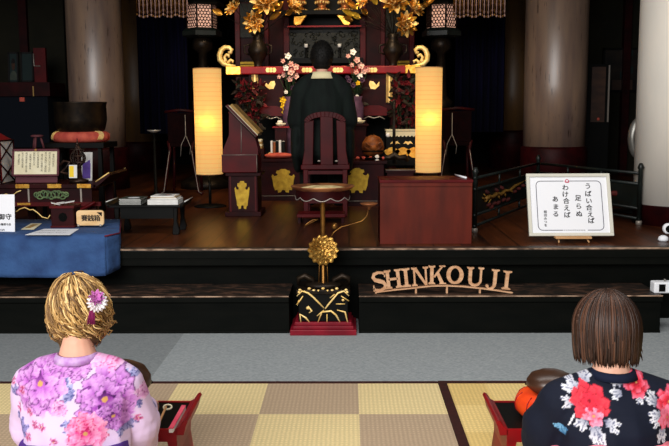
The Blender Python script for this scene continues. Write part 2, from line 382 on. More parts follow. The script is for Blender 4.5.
def thing(name, label, cat, loc=(0,0,0), rz=0, group=None):
    o = bpy.data.objects.new(name, None); COL.objects.link(o); o.location = loc; o.rotation_euler = (0, 0, rz); o.empty_display_size = .05
    return tag(o, label, cat, group)
def copy_tree(o, parent=None):
    c = o.copy(); COL.objects.link(c); c.parent = parent
    for ch in list(o.children): copy_tree(ch, c)
    return c
def mb(key, smooth=False): return MB().use(key, smooth)
def textmesh(ch, size):
    cu = bpy.data.curves.new('t', 'FONT'); cu.body = ch; cu.size = size; cu.extrude = 0; cu.align_x = 'CENTER'; cu.align_y = 'CENTER'; cu.resolution_u = 3
    o = bpy.data.objects.new('t', cu); COL.objects.link(o)
    me = bpy.data.meshes.new_from_object(o.evaluated_get(bpy.context.evaluated_depsgraph_get()))
    vs = [(v.co.x, v.co.y, 0) for v in me.vertices]; fs = [tuple(p.vertices) for p in me.polygons]
    bpy.data.objects.remove(o); bpy.data.curves.remove(cu); bpy.data.meshes.remove(me)
    return vs, fs
def put_text(m, ch, size, T, bold=0):     # T maps text plane (x right, y up, z toward reader)
    vs, fs = textmesh(ch, size)
    offs = [(0, 0)] if not bold else [(0, 0), (bold, 0), (0, bold), (-bold, 0)]
    for k, (a, b) in enumerate(offs): m.add([(v[0]+a, v[1]+b, .0002*k) for v in vs], fs, T)
FRONT = Matrix(((1,0,0,0),(0,0,-1,0),(0,1,0,0),(0,0,0,1)))  # text plane -> facing the camera (-Y)

def remesh(m, voxel, name, parent=None, smooth=6, factor=.6):
    o = m.build('tmp'); rm = o.modifiers.new('r', 'REMESH'); rm.mode = 'VOXEL'; rm.voxel_size = voxel
    sm = o.modifiers.new('s', 'SMOOTH'); sm.iterations = smooth; sm.factor = factor
    me = bpy.data.meshes.new_from_object(o.evaluated_get(bpy.context.evaluated_depsgraph_get()))
    me.name = name; mats = list(m.mats); bpy.data.objects.remove(o)
    me.materials.clear()
    for x in mats: me.materials.append(x)
    me.polygons.foreach_set('use_smooth', [True]*len(me.polygons))
    r = bpy.data.objects.new(name, me); COL.objects.link(r)
    if parent is not None: r.parent = parent
    return r
def chain(m, pts, rs, step=.35):
    for (a, b, ra, rb) in zip(pts[:-1], pts[1:], rs[:-1], rs[1:]):
        a = Vector(a); b = Vector(b); ra3 = ra if isinstance(ra, tuple) else (ra,)*3; rb3 = rb if isinstance(rb, tuple) else (rb,)*3
        n = max(2, int((b-a).length/(min(min(ra3), min(rb3))*step))+1)
        for i in range(n+1):
            t = i/n; m.ell(a.lerp(b, t), tuple(x*(1-t)+y*t for x, y in zip(ra3, rb3)), nu=14, nv=8)

# ================================================================== SETTING
ZS = .505; ZST = .25; YB = 5.31; YST = 5.72; YE = 5.60
m = mb('wallblack'); m.box(-8, 8, -4, 16, -.12, 0); struct(m, 'floor')
RUGY = atz(350, 384.5, 0).y
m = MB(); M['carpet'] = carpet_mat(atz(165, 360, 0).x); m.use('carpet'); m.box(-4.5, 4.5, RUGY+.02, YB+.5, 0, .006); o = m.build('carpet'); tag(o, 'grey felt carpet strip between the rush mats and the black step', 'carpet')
# rush mats
xa = atz(268, 386, 0).x; xb = atz(358, 386, 0).x; W = xb-xa; xr = atz(438, 386, 0).x
M['rug1'] = rug_mat('checked rush weave', (224, 202, 148), (180, 156, 128), xb-8*W, RUGY-8*W-.01, W)
M['rug2'] = rug_mat('plain rush weave', (230, 200, 130), (220, 188, 116), 0, RUGY-8*.35, .35)
M['border'] = mat('dark brown cloth border', (58, 26, 22), .85, (44, 20, 18), 30)
t = thing('rush_mat', 'checked woven rush mat in straw and brown squares, in front of the grey carpet', 'mat')
mb('rug1').box(-3.2, xr, .6, RUGY-.02, 0, .012).build('woven_field', t)
m = mb('border'); m.box(-3.2, xr, RUGY-.02, RUGY+.012, 0, .014); m.build('border', t)
t = thing('rush_mat', 'plain straw-coloured rush mat with dark brown border under the navy yukata', 'mat')
mb('rug2').box(xr+.045, 3.4, .6, RUGY-.02, 0, .012).build('woven_field', t)
m = mb('border'); m.box(xr+.002, 3.4, RUGY-.02, RUGY+.012, 0, .016); m.box(xr+.002, xr+.045, .6, RUGY-.02, 0, .016); m.build('border', t)
# stage
m = MB().use('boards'); m.box(-6.5, 6.5, YE+.1, 15, ZS-.05, ZS); m.use('edge'); m.box(-6.5, 6.5, YE+.004, YE+.1, ZS-.012, ZS); m.use('blackwood'); m.box(-6.5, 6.5, YE, YE+.1, ZS-.06, ZS-.012); m.use('edgelip'); m.box(-6.5, 6.5, YE-.004, YE+.014, ZS-.006, ZS+.003)
m.use('blackwood'); m.box(-6.5, 6.5, YE+.01, YE+.1, ZS-.11, ZS-.06); m.box(-6.5, 6.5, YST, YST+.1, 0, ZS-.1)
struct(m, 'stage_floor')
xg0 = at(289, 320, YB).x; xg1 = at(359, 320, YB).x; xse = at(662, 320, YB).x
for (a, b, nm) in ((-4.2, xg0, 'left'), (xg1, xse, 'right')):
    m = MB().use('edge'); m.box(a, b, YB+.004, YST, ZST-.01, ZST); m.use('blackwood'); m.box(a, b, YB, YST, ZST-.04, ZST-.01); m.box(a, b-.0, YB+.03, YST, .0, ZST-.04)
    m.use('edgelip'); m.box(a, b, YB-.003, YB+.004, ZST-.006, ZST+.002); m.use('blackwood'); m.box(a, b, YB+.02, YB+.035, 0, .02)
    struct(m, 'stage_step_'+nm, bevel=.003)
# walls
m = mb('wallblack'); m.box(-6.6, 6.6, 15, 15.15, 0, 4.2); struct(m, 'wall_back')
m = mb('wallolive'); m.box(-6.6, -6.5, -2.6, 15, 0, 4.2); struct(m, 'wall_left')
m = mb('wallolive'); m.box(6.5, 6.6, -2.6, 15, 0, 4.2); struct(m, 'wall_right')
m = mb('ceil'); m.box(-6.6, 6.6, -2.6, 15.1, 4.2, 4.3); struct(m, 'ceiling')
m = mb('ceil'); m.box(-6.5, 6.5, 6.85, 7.1, 3.1, 4.2); struct(m, 'trim_1')     # lintel over the stage pillars
# partition walls at the sides of the inner hall
m = mb('wallolive'); m.box(-6.5, -3.9, 12, 12.15, ZS, 4.2); m.use('darkred')
for px in (23,): m.box(at(px-4, 50, 11.9).x, at(px+4, 50, 11.9).x, 11.93, 12, ZS, 4.2)
struct(m, 'wall_back_left')
m = mb('wallolive'); m.box(3.2, 6.5, 12.3, 12.45, ZS, 4.2); m.use('darkred'); xx = at(625, 20, 12.2).x; m.box(xx, xx+.1, 12.2, 12.3, ZS, 4.2); struct(m, 'wall_back_right')
m = mb('navyshade')
for (a, b) in ((at(138, 50, 12.4).x, at(188, 50, 12.4).x), (at(456, 50, 12.4).x, at(505, 50, 12.4).x)):
    o = mb('navyshade'); n = 40; vs = []; fs = []
    for i in range(n+1):
        x = a+(b-a)*i/n
        for z in (ZS+.6, 3.9): vs.append((x, 12.4+.04*math.sin(i*1.1), z))
    for i in range(n): fs.append((2*i, 2*i+2, 2*i+3, 2*i+1))
    o.smooth = True; o.add(vs, fs); ob = o.build('curtain'); sd = ob.modifiers.new('s', 'SOLIDIFY'); sd.thickness = .01
    tag(ob, 'deep navy curtain hanging %s the altar, behind the pendant beads' % ('left of' if a < 0 else 'right of'), 'curtain', 'navy curtains beside the altar')

# pillars
def pillar(label, cx, cy, r, z0, zb, key, basekey, flare=1.08):
    t = thing('pillar', label, 'pillar', (cx, cy, z0))
    m = mb(basekey, True); m.lathe([(r*flare, 0), (r*flare, (zb-z0)*.93), (r*1.03, zb-z0)], n=48); m.build('base', t)
    m = mb(key, True); m.lathe([(r, zb-z0), (r*1.005, 1.2), (r, 4.19-z0)], n=64); m.build('shaft', t)
    return t
Y = 10
pillar('thick worn grey-brown round pillar left of the altar, behind the bronze bowl bell', (at(95.5, 60, Y+.3).x), Y+.3, .32, ZS, 1.0, 'pillar', 'darkred')
pillar('thick worn grey-brown round pillar right of the altar, above the low black railing', (at(556, 60, Y+.3).x), Y+.3, .36, ZS, at(555, 147, Y).z, 'pillar', 'darkred')
pillar('dim brown pillar directly behind the left worn pillar', at(131, 60, 13.6).x, 13.9, .34, ZS, .95, 'pillarbrown', 'darkred')
pillar('dim brown pillar partly behind the right worn pillar', at(517, 60, 13.6).x, 13.9, .33, ZS, 1.1, 'pillarbrown', 'darkred')
wx = at(638, 120, 6.9).x+.335
pillar('broad white painted round pillar at the right edge of the stage', wx, 6.9, .335, ZS, at(650, 207, 6.6).z, 'pillarwhite', 'darkred', 1.0)

# ================================================================== PEOPLE
def hand(m, wr, dr, side, curl=.5, palm_n=(0, 0, -1)):
    """palm and five fingers; dr = pointing direction, side=+1 right hand"""
    wr = Vector(wr); d = Vector(dr).normalized(); n = Vector(palm_n); n = (n-d*n.dot(d)).normalized(); s = d.cross(n)*side*-1
    pc = wr+d*.05
    chain(m, [wr, wr+d*.03, wr+d*.075], [(.026, .02, .02), (.03, .026, .018), (.036, .03, .016)])
    for k, (o, L) in enumerate(((-.03, .072), (-.01, .08), (.011, .074), (.03, .058))):
        a = wr+d*.08+s*o; f1 = (d+n*curl*.5).normalized(); f2 = (d+n*curl*1.6).normalized(); f3 = (d*.6+n*curl*2.4).normalized()
        p1 = a+f1*L*.45; p2 = p1+f2*L*.32; p3 = p2+f3*L*.25
        chain(m, [a, p1, p2, p3], [.0095, .009, .0082, .007], .6)
    a = wr+d*.02-s*.022; p1 = a+(d*.6-s*.8+n*.3).normalized()*.035; p2 = p1+(d*.9-s*.25+n*.5).normalized()*.03
    chain(m, [a, p1, p2], [.013, .011, .009], .6)
def body_mesh(t, J, skin='skin'):
    """one continuous body: legs folded or seated, trunk, neck, head with face, arms and hands"""
    m = mb(skin)
    H = Vector(J['head']); q = Euler(J['headrot']); Q = q.to_matrix()
    hr = J.get('hr', (.074, .092, .112))
    m.ell(H, hr, q); m.ell(H+Q@Vector((0, .025, -.06)), (.056, .066, .06), q)
    m.ell(H+Q@Vector((0, .1, -.015)), (.012, .016, .026), q); m.ell(H+Q@Vector((0, .107, -.03)), (.014, .012, .01), q)
    for s in (-1, 1):
        m.ell(H+Q@Vector((s*.076, -.002, -.015)), (.01, .022, .032), q)
        m.ell(H+Q@Vector((s*.032, .083, .02)), (.02, .01, .007), q)
    nb = Vector(J['neck']); chain(m, [H+Q@Vector((0, -.02, -.07)), nb, Vector(J['chest'])], [.046, .05, (.1, .07, .08)])
    chain(m, [J['chest'], J['hip']], [(.12, .075, .1), (.13, .1, .11)])
    for s in (-1, 1):
        fx = lambda p: (p[0]*s, p[1], p[2])
        shb = (s*(J['sh'][0]-.035), J['sh'][1]+.01, J['sh'][2]-.055); chain(m, [shb, fx(J['el']), fx(J['wr'])], [.042, .036, .026]); chain(m, [J['chest'], shb], [.07, .045])
        hand(m, fx(J['wr']), (Vector(fx(J['hd']))), s, J.get('curl', .5))
        chain(m, [fx(J['hj']), fx(J['kn']), fx(J['an']), fx(J['toe'])], [.085, .06, .04, .028])
    o = remesh(m, .0052, 'body', t, 4, .5)
    for s in (-1, 1): e = mb('eyedark', True); e.ell(H+Q@Vector((s*.031, .086, .004)), (.012, .006, .005), q); e.build('eye', t)
    l = mb('lip', True); l.ell(H+Q@Vector((0, .088, -.058)), (.022, .008, .007), q); l.build('lips', t)
    return o
SEIZA = dict(hip=(0, 0, .17), hj=(.085, .03, .15), kn=(.12, .30, .08), an=(.1, -.02, .055), toe=(.06, -.13, .04))
def kimono(t, J, sc=1.0, dome=1.0):
    m = mb('kimono')
    zs = J['sh'][2]; ys = J['sh'][1]; nb = Vector(J['neck'])
    chain(m, [(0, .02, .13), (0, .0, .26), (0, .01, .38), (0, ys-.02, zs-.09), (0, ys, zs-.015), (nb.x, nb.y, nb.z-.045)],
          [(.21, .2, .12), (.18, .15, .1), (.175, .135, .1), (.185, .115, .09), (.15, .085, .06), (.062, .052, .03)], .22)
    for s in (-1, 1):
        fx = lambda p: (p[0]*s, p[1], p[2])
        e = J['el']; w = J['wr']
        chain(m, [(s*.05, ys+.005, nb.z-.065), (s*.105, ys, zs-.02), fx((J['sh'][0]-.005, ys, zs-.06)), fx(e), fx((w[0]+.0, w[1]-.06, w[2]))], [(.045, .055, .04), (.06, .065, .052), .07*sc, .078*sc, .058], .22)
        chain(m, [fx((e[0]+.01, e[1]+.02, e[2]-.04)), fx((e[0], e[1]+.14, e[2]-.13)), fx((w[0]+.03, w[1]-.08, w[2]-.08))], [(.07, .08, .08), (.035, .11, .09), (.03, .07, .08)], .3)
        chain(m, [(s*.08, .05, .12), fx((J['kn'][0]-.01, J['kn'][1]-.03, .095))], [.11, .085], .3)
        chain(m, [(s*.08, .05, .07), (s*.07, -.12, .05)], [.075, .045], .4)
    o = remesh(m, .0046, 'kimono', t, 10, .6)
    # cloth folds: shallow creases running from the shoulders and waist
    me = o.data; n = len(me.vertices); co = np.empty(n*3); me.vertices.foreach_get('co', co); co = co.reshape(-1, 3)
    no = np.array([v.normal[:] for v in me.vertices])
    x, y, z = co.T
    d = .0035*np.sin(x*46+6*np.sin(z*7+x*4))*np.clip((zs-.03-z)/.12, 0, 1)+.0025*np.sin((x+z*.7)*60)*np.clip((z-.3)/.1, 0, 1)*np.clip((zs-z)/.06, 0, 1)
    co = co+no*d[:, None]; co[:, 2] = np.maximum(co[:, 2], .014); me.vertices.foreach_set('co', co.ravel()); me.update()
    return o, co
def paint(o, P, motifs, base):
    C = np.tile(np.array(lin(base)), (len(P), 1))
    for fn in motifs: fn(P, C)
    at_ = o.data.color_attributes.new('col', 'FLOAT_COLOR', 'POINT')
    at_.data.foreach_set('color', np.hstack([C, np.ones((len(C), 1))]).ravel())
def L3(c): return np.array(lin(c))
def ell_mask(P, cx, cz, a, b, ang):
    dx, dz = P[:, 0]-cx, P[:, 1]-cz; u = dx*math.cos(ang)+dz*math.sin(ang); v = -dx*math.sin(ang)+dz*math.cos(ang)
    return u/a, v/b
def peony(cx, cz, Rd, dark, mid, light, seed, center=(200, 150, 90), rings=((.72, 10), (.56, 9), (.4, 8), (.24, 6), (.1, 4)), jag=.16, outline=.5):
    rr = random.Random(seed)
    def f(P, C):
        for q, n in rings:
            for k in range(n):
                a = 2*PI*(k+rr.uniform(-.25, .25))/n+q*5; L = Rd*(.34+.1*rr.random()); Wd = Rd*(.26+.1*rr.random())*(.6+q*.6)
                qx = cx+math.cos(a)*Rd*q; qz = cz+math.sin(a)*Rd*q
                u, v = ell_mask(P, qx, qz, L, Wd, a)
                th = np.arctan2(v, u); r = np.hypot(u, v)*(1+jag*np.sin(th*5+rr.uniform(0, 6)))
                mk = r < 1; tt = np.clip((u+1)/2, 0, 1)[:, None]; sh = rr.random()*.3
                col = np.where(tt < .5, L3(dark)*(1-tt*2)+L3(mid)*tt*2, L3(mid)*(2-tt*2)+L3(light)*(tt*2-1))
                col = col*(1-sh*.5)
                rim = np.clip((r-.8)/.2, 0, 1)[:, None]*(1 if rr.random() > outline else 0)
                col = col*(1-rim)+L3(dark)*rim
                vein = (np.sin(v*9+u*2) > .8)[:, None]; col = np.where(vein, col*.82+L3(dark)*.12, col)
                C[mk] = col[mk]
        u, v = ell_mask(P, cx, cz, Rd*.1, Rd*.1, 0); mk = np.hypot(u, v) < 1; C[mk] = L3(center)
    return f
def leaf(cx, cz, L, Wd, ang, c1, c2, lobes=0):
    def f(P, C):
        u, v = ell_mask(P, cx, cz, L/2, Wd/2, ang)
        w = np.clip(1-u*u, 0, 1)**.8*(1+(.3*np.sin(u*9) if lobes else 0)); mk = (np.abs(u) < 1) & (np.abs(v) < w)
        t = np.clip(.5+u*.5, 0, 1)[:, None]; col = L3(c1)*(1-t)+L3(c2)*t
        vein = ((np.abs(v) < .1) | (np.sin((np.abs(v)*.8-u)*8) > .9))[:, None]; col = np.where(vein, L3(c1)*.8, col)
        C[mk] = col[mk]
    return f
def leafcluster(cx, cz, s, ang, c1, c2, n=3, spread=.6):
    return [leaf(cx+math.cos(ang+spread*(k-(n-1)/2))*s*.5, cz+math.sin(ang+spread*(k-(n-1)/2))*s*.5, s, s*.42, ang+spread*(k-(n-1)/2), c1, c2, 1) for k in range(n)]
def stroke(x0, z0, x1, z1, w, c):
    def f(P, C):
        d = np.array([x1-x0, z1-z0]); L = np.hypot(*d); d = d/L; q = P-np.array([x0, z0]); u = q@d; v = np.abs(q[:, 0]*d[1]-q[:, 1]*d[0])
        C[(u > 0) & (u < L) & (v < w)] = L3(c)
    return f
def band(t, name, key, c, rx, ry, z0, z1, tilt=0, bulge=.01, roll=0):
    m = mb(key, True); m.lathe([(1-.04, 0), (1, .006), (1+bulge*3, (z1-z0)/2), (1, z1-z0-.006), (1-.04, z1-z0)], n=48, sx=rx, sy=ry, T=Matrix.Translation(Vector(c)+Vector((0, 0, z0))) @ Matrix.Rotation(tilt, 4, 'X') @ Matrix.Rotation(roll, 4, 'Y'))
    return m.build(name, t)
def collar_strip(t, key, nb, rx, ry, h, back=0.02):
    """stand-away kimono collar: dips at the nape and crosses on the chest"""
    m = mb(key, True); n = 40; vs = []; fs = []
    nb = Vector(nb)
    for i in range(n+1):
        a = PI*1.5+(i/n-.5)*PI*1.62          # from front-left round the nape to front-right
        x = math.cos(a)*rx; y = math.sin(a)*ry-back*max(0, -math.sin(a)); f = max(0, math.sin(a)+.15)
        z = -.06*f+(-.008 if True else 0)
        x *= 1-.35*f
        for dr, dz in ((.014, -h), (0, 0), (-.006, .0), (.004, -h)):
            vs.append((nb.x+x*(1+dr/rx), nb.y+y*(1+dr/ry), nb.z+z+dz))
    for i in range(n):
        for k in range(4): a = i*4+k; b = i*4+(k+1) % 4; fs.append((a, b, b+4, a+4))
    fs += [(0, 1, 2, 3), (n*4+3, n*4+2, n*4+1, n*4)]
    m.add(vs, fs); return m.build('collar', t)

# ---- woman in the lavender yukata
DY = 2.66
hx = at(80, 305, 2.76).x
JA = dict(SEIZA, head=(.005, .125, .752), headrot=(.25, 0, -.45), neck=(0, .055, .655), chest=(0, .05, .50), sh=(.16, .045, .585), el=(.172, .09, .40), wr=(.13, .40, .33), hd=(-.1, 1, -.25), curl=.6)
A = thing('person', 'person in lavender peony yukata with curly blond hair and flower clip, kneeling', 'person', (hx, DY, 0))
body_mesh(A, JA)
ko, co = kimono(A, JA, .9)
# pattern in the plane of the back, taken from the pixel grid of the cloth print
def loc_of(A_, px, py, dy=-.09):
    p = at(px, py, A_.location.y+dy); return p.x-A_.location.x, p.z
def mot(A_, lst):
    out = []
    for k in lst: out.append(k)
    return out
def pk(px, py): return loc_of(A, px, py, -.01-.09*min(1, max(0, (py-370)/70)))
PX = 1/318
LV, LM, LD = (226, 168, 228), (178, 88, 188), (84, 14, 98)
mt = []
mt += leafcluster(*pk(70, 368), .055, 3.9, (92, 92, 150), (178, 176, 220), 4, .5)+leafcluster(*pk(78, 392), .05, 2.9, (92, 92, 150), (188, 186, 226), 3, .6)+leafcluster(*pk(78, 418), .05, 4.2, (92, 92, 150), (180, 176, 220), 4, .5)
mt += leafcluster(*pk(108, 358), .06, 1.2, (98, 96, 156), (176, 172, 216), 4, .6)+leafcluster(*pk(14, 400), .045, 1.9, (92, 84, 140), (170, 160, 210), 3, .6)+leafcluster(*pk(12, 436), .05, .8, (92, 84, 140), (160, 150, 206), 4, .7)
mt += leafcluster(*pk(118, 428), .045, 5.2, (92, 84, 150), (176, 168, 216), 3, .6)+leafcluster(*pk(134, 406), .035, 4.4, (92, 84, 150), (150, 146, 200), 2, .5)+leafcluster(*pk(60, 395), .03, 5, (92, 84, 150), (176, 168, 216), 2, .5)+leafcluster(*pk(127, 384), .04, 1.4, (92, 92, 150), (180, 176, 220), 3, .5)
mt += [peony(*pk(74, 358), .062, LD, LM, LV, 3), peony(*pk(106, 358), .05, (190, 40, 120), (226, 120, 190), (246, 200, 236), 4), peony(*pk(42, 382), .088, LD, LM, LV, 5), peony(*pk(50, 356), .04, LD, LM, LV, 15), peony(*pk(106, 398), .082, (66, 10, 84), (156, 66, 172), (222, 160, 228), 6), peony(*pk(112, 418), .045, (66, 10, 84), (150, 62, 168), (216, 150, 226), 16),
       peony(*pk(87, 432), .058, (176, 10, 80), (228, 70, 140), (246, 170, 208), 7), peony(*pk(63, 405), .024, (130, 30, 110), (200, 110, 180), (240, 190, 230), 8), peony(*pk(141, 398), .026, (130, 30, 110), (190, 100, 180), (240, 190, 230), 9)]
for i, (x, y) in enumerate(((14, 412), (30, 412), (43, 426), (8, 384), (25, 440), (130, 430), (56, 440), (20, 392), (138, 372), (146, 410), (35, 425), (132, 362))):
    mt.append(peony(*pk(x, y), .014, (140, 30, 90), (206, 100, 150), (236, 180, 220), 20+i, rings=((.7, 5), (.1, 3))))
P = np.stack([co[:, 0]+.0*co[:, 1], co[:, 2]], 1)
fr_ = co[:, 1] > .14; P[fr_, 0] = P[fr_, 0]*.8+co[fr_, 1]*.5-.1      # the print runs on round the sleeves and lap
paint(ko, P, mt, (212, 186, 220))
collar_strip(A, 'kimcol', JA['neck'], .072, .062, .035) if 'kimcol' in M else None
M['collarA'] = mat('lavender collar', (206, 176, 216), .85, (176, 122, 190), 30); M['collarB'] = mat('navy collar', (16, 24, 46), .85)
collar_strip(A, 'collarA', (0, .056, .638), .066, .056, .022)
band(A, 'obi', 'obipurple', (0, -.012, 0), .172, .165, .23, .362, 0)
bw = mb('obipurple', True); bw.ell((0, -.165, .33), (.05, .035, .04)); bw.ell((-.07, -.165, .35), (.075, .025, .045), Euler((0, .3, 0))); bw.ell((.07, -.165, .35), (.075, .025, .045), Euler((0, -.3, 0))); bw.build('obi_bow', A)

def hair_color(o, cols, seed, per):
    rr = random.Random(seed); n = len(o.data.vertices); C = np.ones((n, 4)); i = 0
    for cnt in per:
        a = rr.random()**1.3; k = rr.random(); c = L3(cols[0])*(1-a)+L3(cols[1])*a
        if k > .8: c = L3(cols[2])
        C[i:i+cnt, :3] = c if i >= per[0]+per[1] else L3(cols[0])*.6; i += cnt
    C[i:, :3] = L3(cols[0])
    at_ = o.data.color_attributes.new('col', 'FLOAT_COLOR', 'POINT'); at_.data.foreach_set('color', C.ravel())
# curly blond bob
m = mb('hair', True); per = []; H = Vector(JA['head'])+Vector((-.012, -.012, .004)); Q = Euler((.2, 0, -.4)).to_matrix()
rr = random.Random(11)
def addcount(fn): a = len(m.v); fn(); per.append(len(m.v)-a)
addcount(lambda: m.ell(H+Vector((0, -.005, .012)), (.082, .093, .11), Euler((.2, 0, -.4)), nu=24, nv=16))
addcount(lambda: m.ell(H+Q@Vector((0, -.03, -.075)), (.082, .062, .055), Euler((.2, 0, -.4)), nu=20, nv=12))
for k in range(620):
    ph = rr.uniform(-PI*1.22, PI*.22) if k > 40 else rr.uniform(0, 2*PI)   # mostly the back and sides
    th0 = rr.uniform(.05, 1.3); th1 = min(2.75, th0+rr.uniform(1.2, 2.2)); amp = rr.uniform(.009, .02); fq = rr.uniform(1.2, 2.6); p0 = rr.uniform(0, 6); lift = rr.uniform(.0, .016)
    pts = []; N = 16
    for i in range(N):
        s_ = i/(N-1); th = th0+(th1-th0)*s_; w = amp*(.3+s_); dph = math.sin(p0+fq*2*PI*s_)*w/.1; rad = 1+(lift+math.cos(p0+fq*2*PI*s_)*w*.35)/.1
        v = Vector((math.sin(th)*math.cos(ph+dph)*.084, math.sin(th)*math.sin(ph+dph)*.095, math.cos(th)*.114))*rad
        if th > 1.45: v.x *= 1+.16*(th-1.45); v.z = math.cos(1.45)*.118-(th-1.45)*.105+math.sin(p0+fq*5*s_)*w*.4
        pts.append(H+Q@v)
    addcount(lambda: m.tube(pts, [.0013+.0022*math.sin(PI*min(1, .12+.88*(i/(N-1)))) for i in range(N)], 5, flat=.8))
for k in range(90):   # loose ringlets round the hem and sides
    ph = rr.uniform(-PI*1.25, PI*.25); th = rr.uniform(1.5, 2.25); R0 = rr.uniform(.008, .014); p0 = rr.uniform(0, 6); pts = []; turns = rr.uniform(1.0, 1.8)
    base = Vector((math.sin(th)*math.cos(ph)*.092*(1.12 if th > 1.6 else 1), math.sin(th)*math.sin(ph)*.098, math.cos(th)*.105+.012)); rd = Vector((math.cos(ph), math.sin(ph), 0)); tn = Vector((-math.sin(ph), math.cos(ph), 0))
    for i in range(16): q_ = i/15; a_ = p0+turns*2*PI*q_; pts.append(H+Q@(base*(1.0)+rd*(.004+R0*.7*math.cos(a_)+.004*q_)+tn*R0*math.sin(a_)+Vector((0, 0, -.05*q_))))
    addcount(lambda: m.tube(pts, [.0036*(1-.6*i/15) for i in range(16)], 5))
o = m.build('hair', A); hair_color(o, ((92, 62, 34), (196, 154, 92), (226, 192, 130)), 5, per)
# hair flower with tassel
fc = at(97, 300, DY-.02)-A.location; fl = bpy.data.objects.new('hair_flower', None); COL.objects.link(fl); fl.parent = A; fl.location = fc; fl.empty_display_size = .02
fl['label'] = 'pink and white flower clip with plum tassel'
nrm = Vector((.5, -.8, .1)).normalized(); u1 = Vector((.8, .5, 0)).normalized(); u2 = nrm.cross(u1)
m = mb('flowerw')
for k in range(16):
    a = 2*PI*k/16; d = u1*math.cos(a)+u2*math.sin(a); m.petal(Vector((0, 0, -.006)), d, nrm, .034, .018, .1, .15)
for k in range(12):
    a = 2*PI*k/12+.2; d = u1*math.cos(a)+u2*math.sin(a); m.petal(Vector((0, 0, -.008))+nrm*.006, d, nrm, .026, .015, .3, .15)
m.build('white_petals', fl)
m = mb('flowerl')
for q, n, L in ((.006, 8, .026), (.013, 7, .02), (.02, 5, .014)):
    for k in range(n):
        a = 2*PI*k/n+q*90; d = u1*math.cos(a)+u2*math.sin(a); m.petal(Vector((-.006, 0, .01))+nrm*q, d, nrm, L, .014, .5, .2)
m.build('pink_petals', fl)
m = mb('tassel')
for k in range(26):
    x = -.010+.018*rr.random()-.004; m.tube([(x*.3-.008, .0, -.015), (x-.012, -.004+rr.uniform(-.004, .004), -.04), (x*1.5-.015, rr.uniform(-.006, .006), -.075-.006*rr.random())], .0018, 4)
m.build('tassel', fl)

# ---- woman in the navy yukata
hx2 = at(606, 320, 2.76).x
JB = dict(SEIZA, head=(0, .135, .682), headrot=(-.15, 0, .3), neck=(.0, .06, .61), chest=(0, .05, .46), sh=(.162, .045, .535), el=(.195, .09, .37), wr=(.13, .40, .31), hd=(-.1, 1, -.25), curl=.6)
B = thing('person', 'person in navy yukata with red flowers and straight brown bob, kneeling', 'person', (hx2, DY-.03, 0))
body_mesh(B, JB)
ko, co = kimono(B, JB, 1.05)
def pk(px, py): return loc_of(B, px, py, -.0-.09*min(1, max(0, (py-380)/60)))
WL = ((226, 226, 232), (250, 250, 252)); mt = []
def wl(px, py, s, deg, n=3, sp=.55): return leafcluster(*pk(px, py), s, math.radians(deg), (120, 124, 150), (246, 246, 250), n, sp)
RD, RM, RL = (150, 16, 36), (226, 44, 66), (250, 130, 160)
mt += wl(585, 384, .05, 80, 2, .6)+wl(580, 390, .055, 155, 2, .7)+wl(576, 402, .045, 190, 2, .7)+wl(586, 418, .045, 235, 2, .5)+wl(592, 422, .065, 285, 2, .35)+wl(602, 418, .05, 335, 2, .5)
mt += [peony(*pk(589, 401), .056, RD, RM, (244, 70, 84), 31, center=(120, 10, 20), rings=((.66, 8), (.42, 7), (.2, 5)), jag=.1), peony(*pk(592, 414), .03, RM, RL, (252, 170, 196), 33, rings=((.66, 6), (.3, 5)), jag=.1), peony(*pk(589, 400), .03, RD, RM, RM, 32, center=(110, 10, 20), rings=((.5, 6), (.2, 5)), jag=.1)]
mt += [stroke(*pk(576, 416), *pk(571, 430), .0022, (220, 220, 226)), leaf(*pk(565, 434), .04, .02, 2.9, (60, 120, 170), (130, 190, 225)), leaf(*pk(568, 438), .03, .016, 1.9, (60, 120, 170), (130, 190, 225))]
mt += wl(597, 373, .045, 30, 2, .6)+wl(622, 382, .05, 150, 2, .6)+wl(620, 390, .04, 190, 2, .5)+wl(638, 392, .03, 260, 2, .5)
mt += [peony(*pk(635, 381), .042, RD, RM, RL, 34, rings=((.66, 7), (.35, 6)), jag=.1)]
mt += wl(658, 404, .05, 140, 2, .5)+wl(662, 414, .05, 200, 3, .5)+wl(664, 428, .05, 260, 2, .5)+[peony(*pk(671, 403), .045, RD, RM, RL, 35, rings=((.66, 7), (.35, 6)), jag=.1), peony(*pk(670, 420), .035, RM, RL, RL, 36, rings=((.66, 7), (.35, 6)), jag=.1)]
mt += [peony(.24, .2, .05, RD, RM, RL, 37), peony(-.25, .16, .05, RD, RM, RL, 38)]
P = np.stack([co[:, 0], co[:, 2]], 1); fr_ = co[:, 1] > .16; P[fr_, 0] = P[fr_, 0]+.02
paint(ko, P, mt, (8, 15, 34))
collar_strip(B, 'collarB', (0, .058, .592), .07, .06, .022)
band(B, 'obi', 'obipink', (0, .0, 0), .186, .156, .22, .362, 0, roll=-.13)
bw = mb('obipink', True); bw.ell((0, -.165, .35), (.055, .035, .04)); bw.ell((-.08, -.165, .36), (.08, .025, .05), Euler((0, .3, 0))); bw.ell((.08, -.165, .36), (.08, .025, .05), Euler((0, -.3, 0))); bw.build('obi_bow', B)
m = mb('hair', True); per = []; rr = random.Random(5); H = Vector(JB['head'])+Vector((0, -.014, .018)); Q = Euler((-.1, .06, .35)).to_matrix()
addcount(lambda: m.ell(H, (.093, .108, .112), Euler((-.1, 0, .35)), nu=24, nv=16))
addcount(lambda: m.ell(H+Q@Vector((0, -.022, -.06)), (.084, .072, .045), Euler((-.1, 0, .35)), nu=20, nv=12))
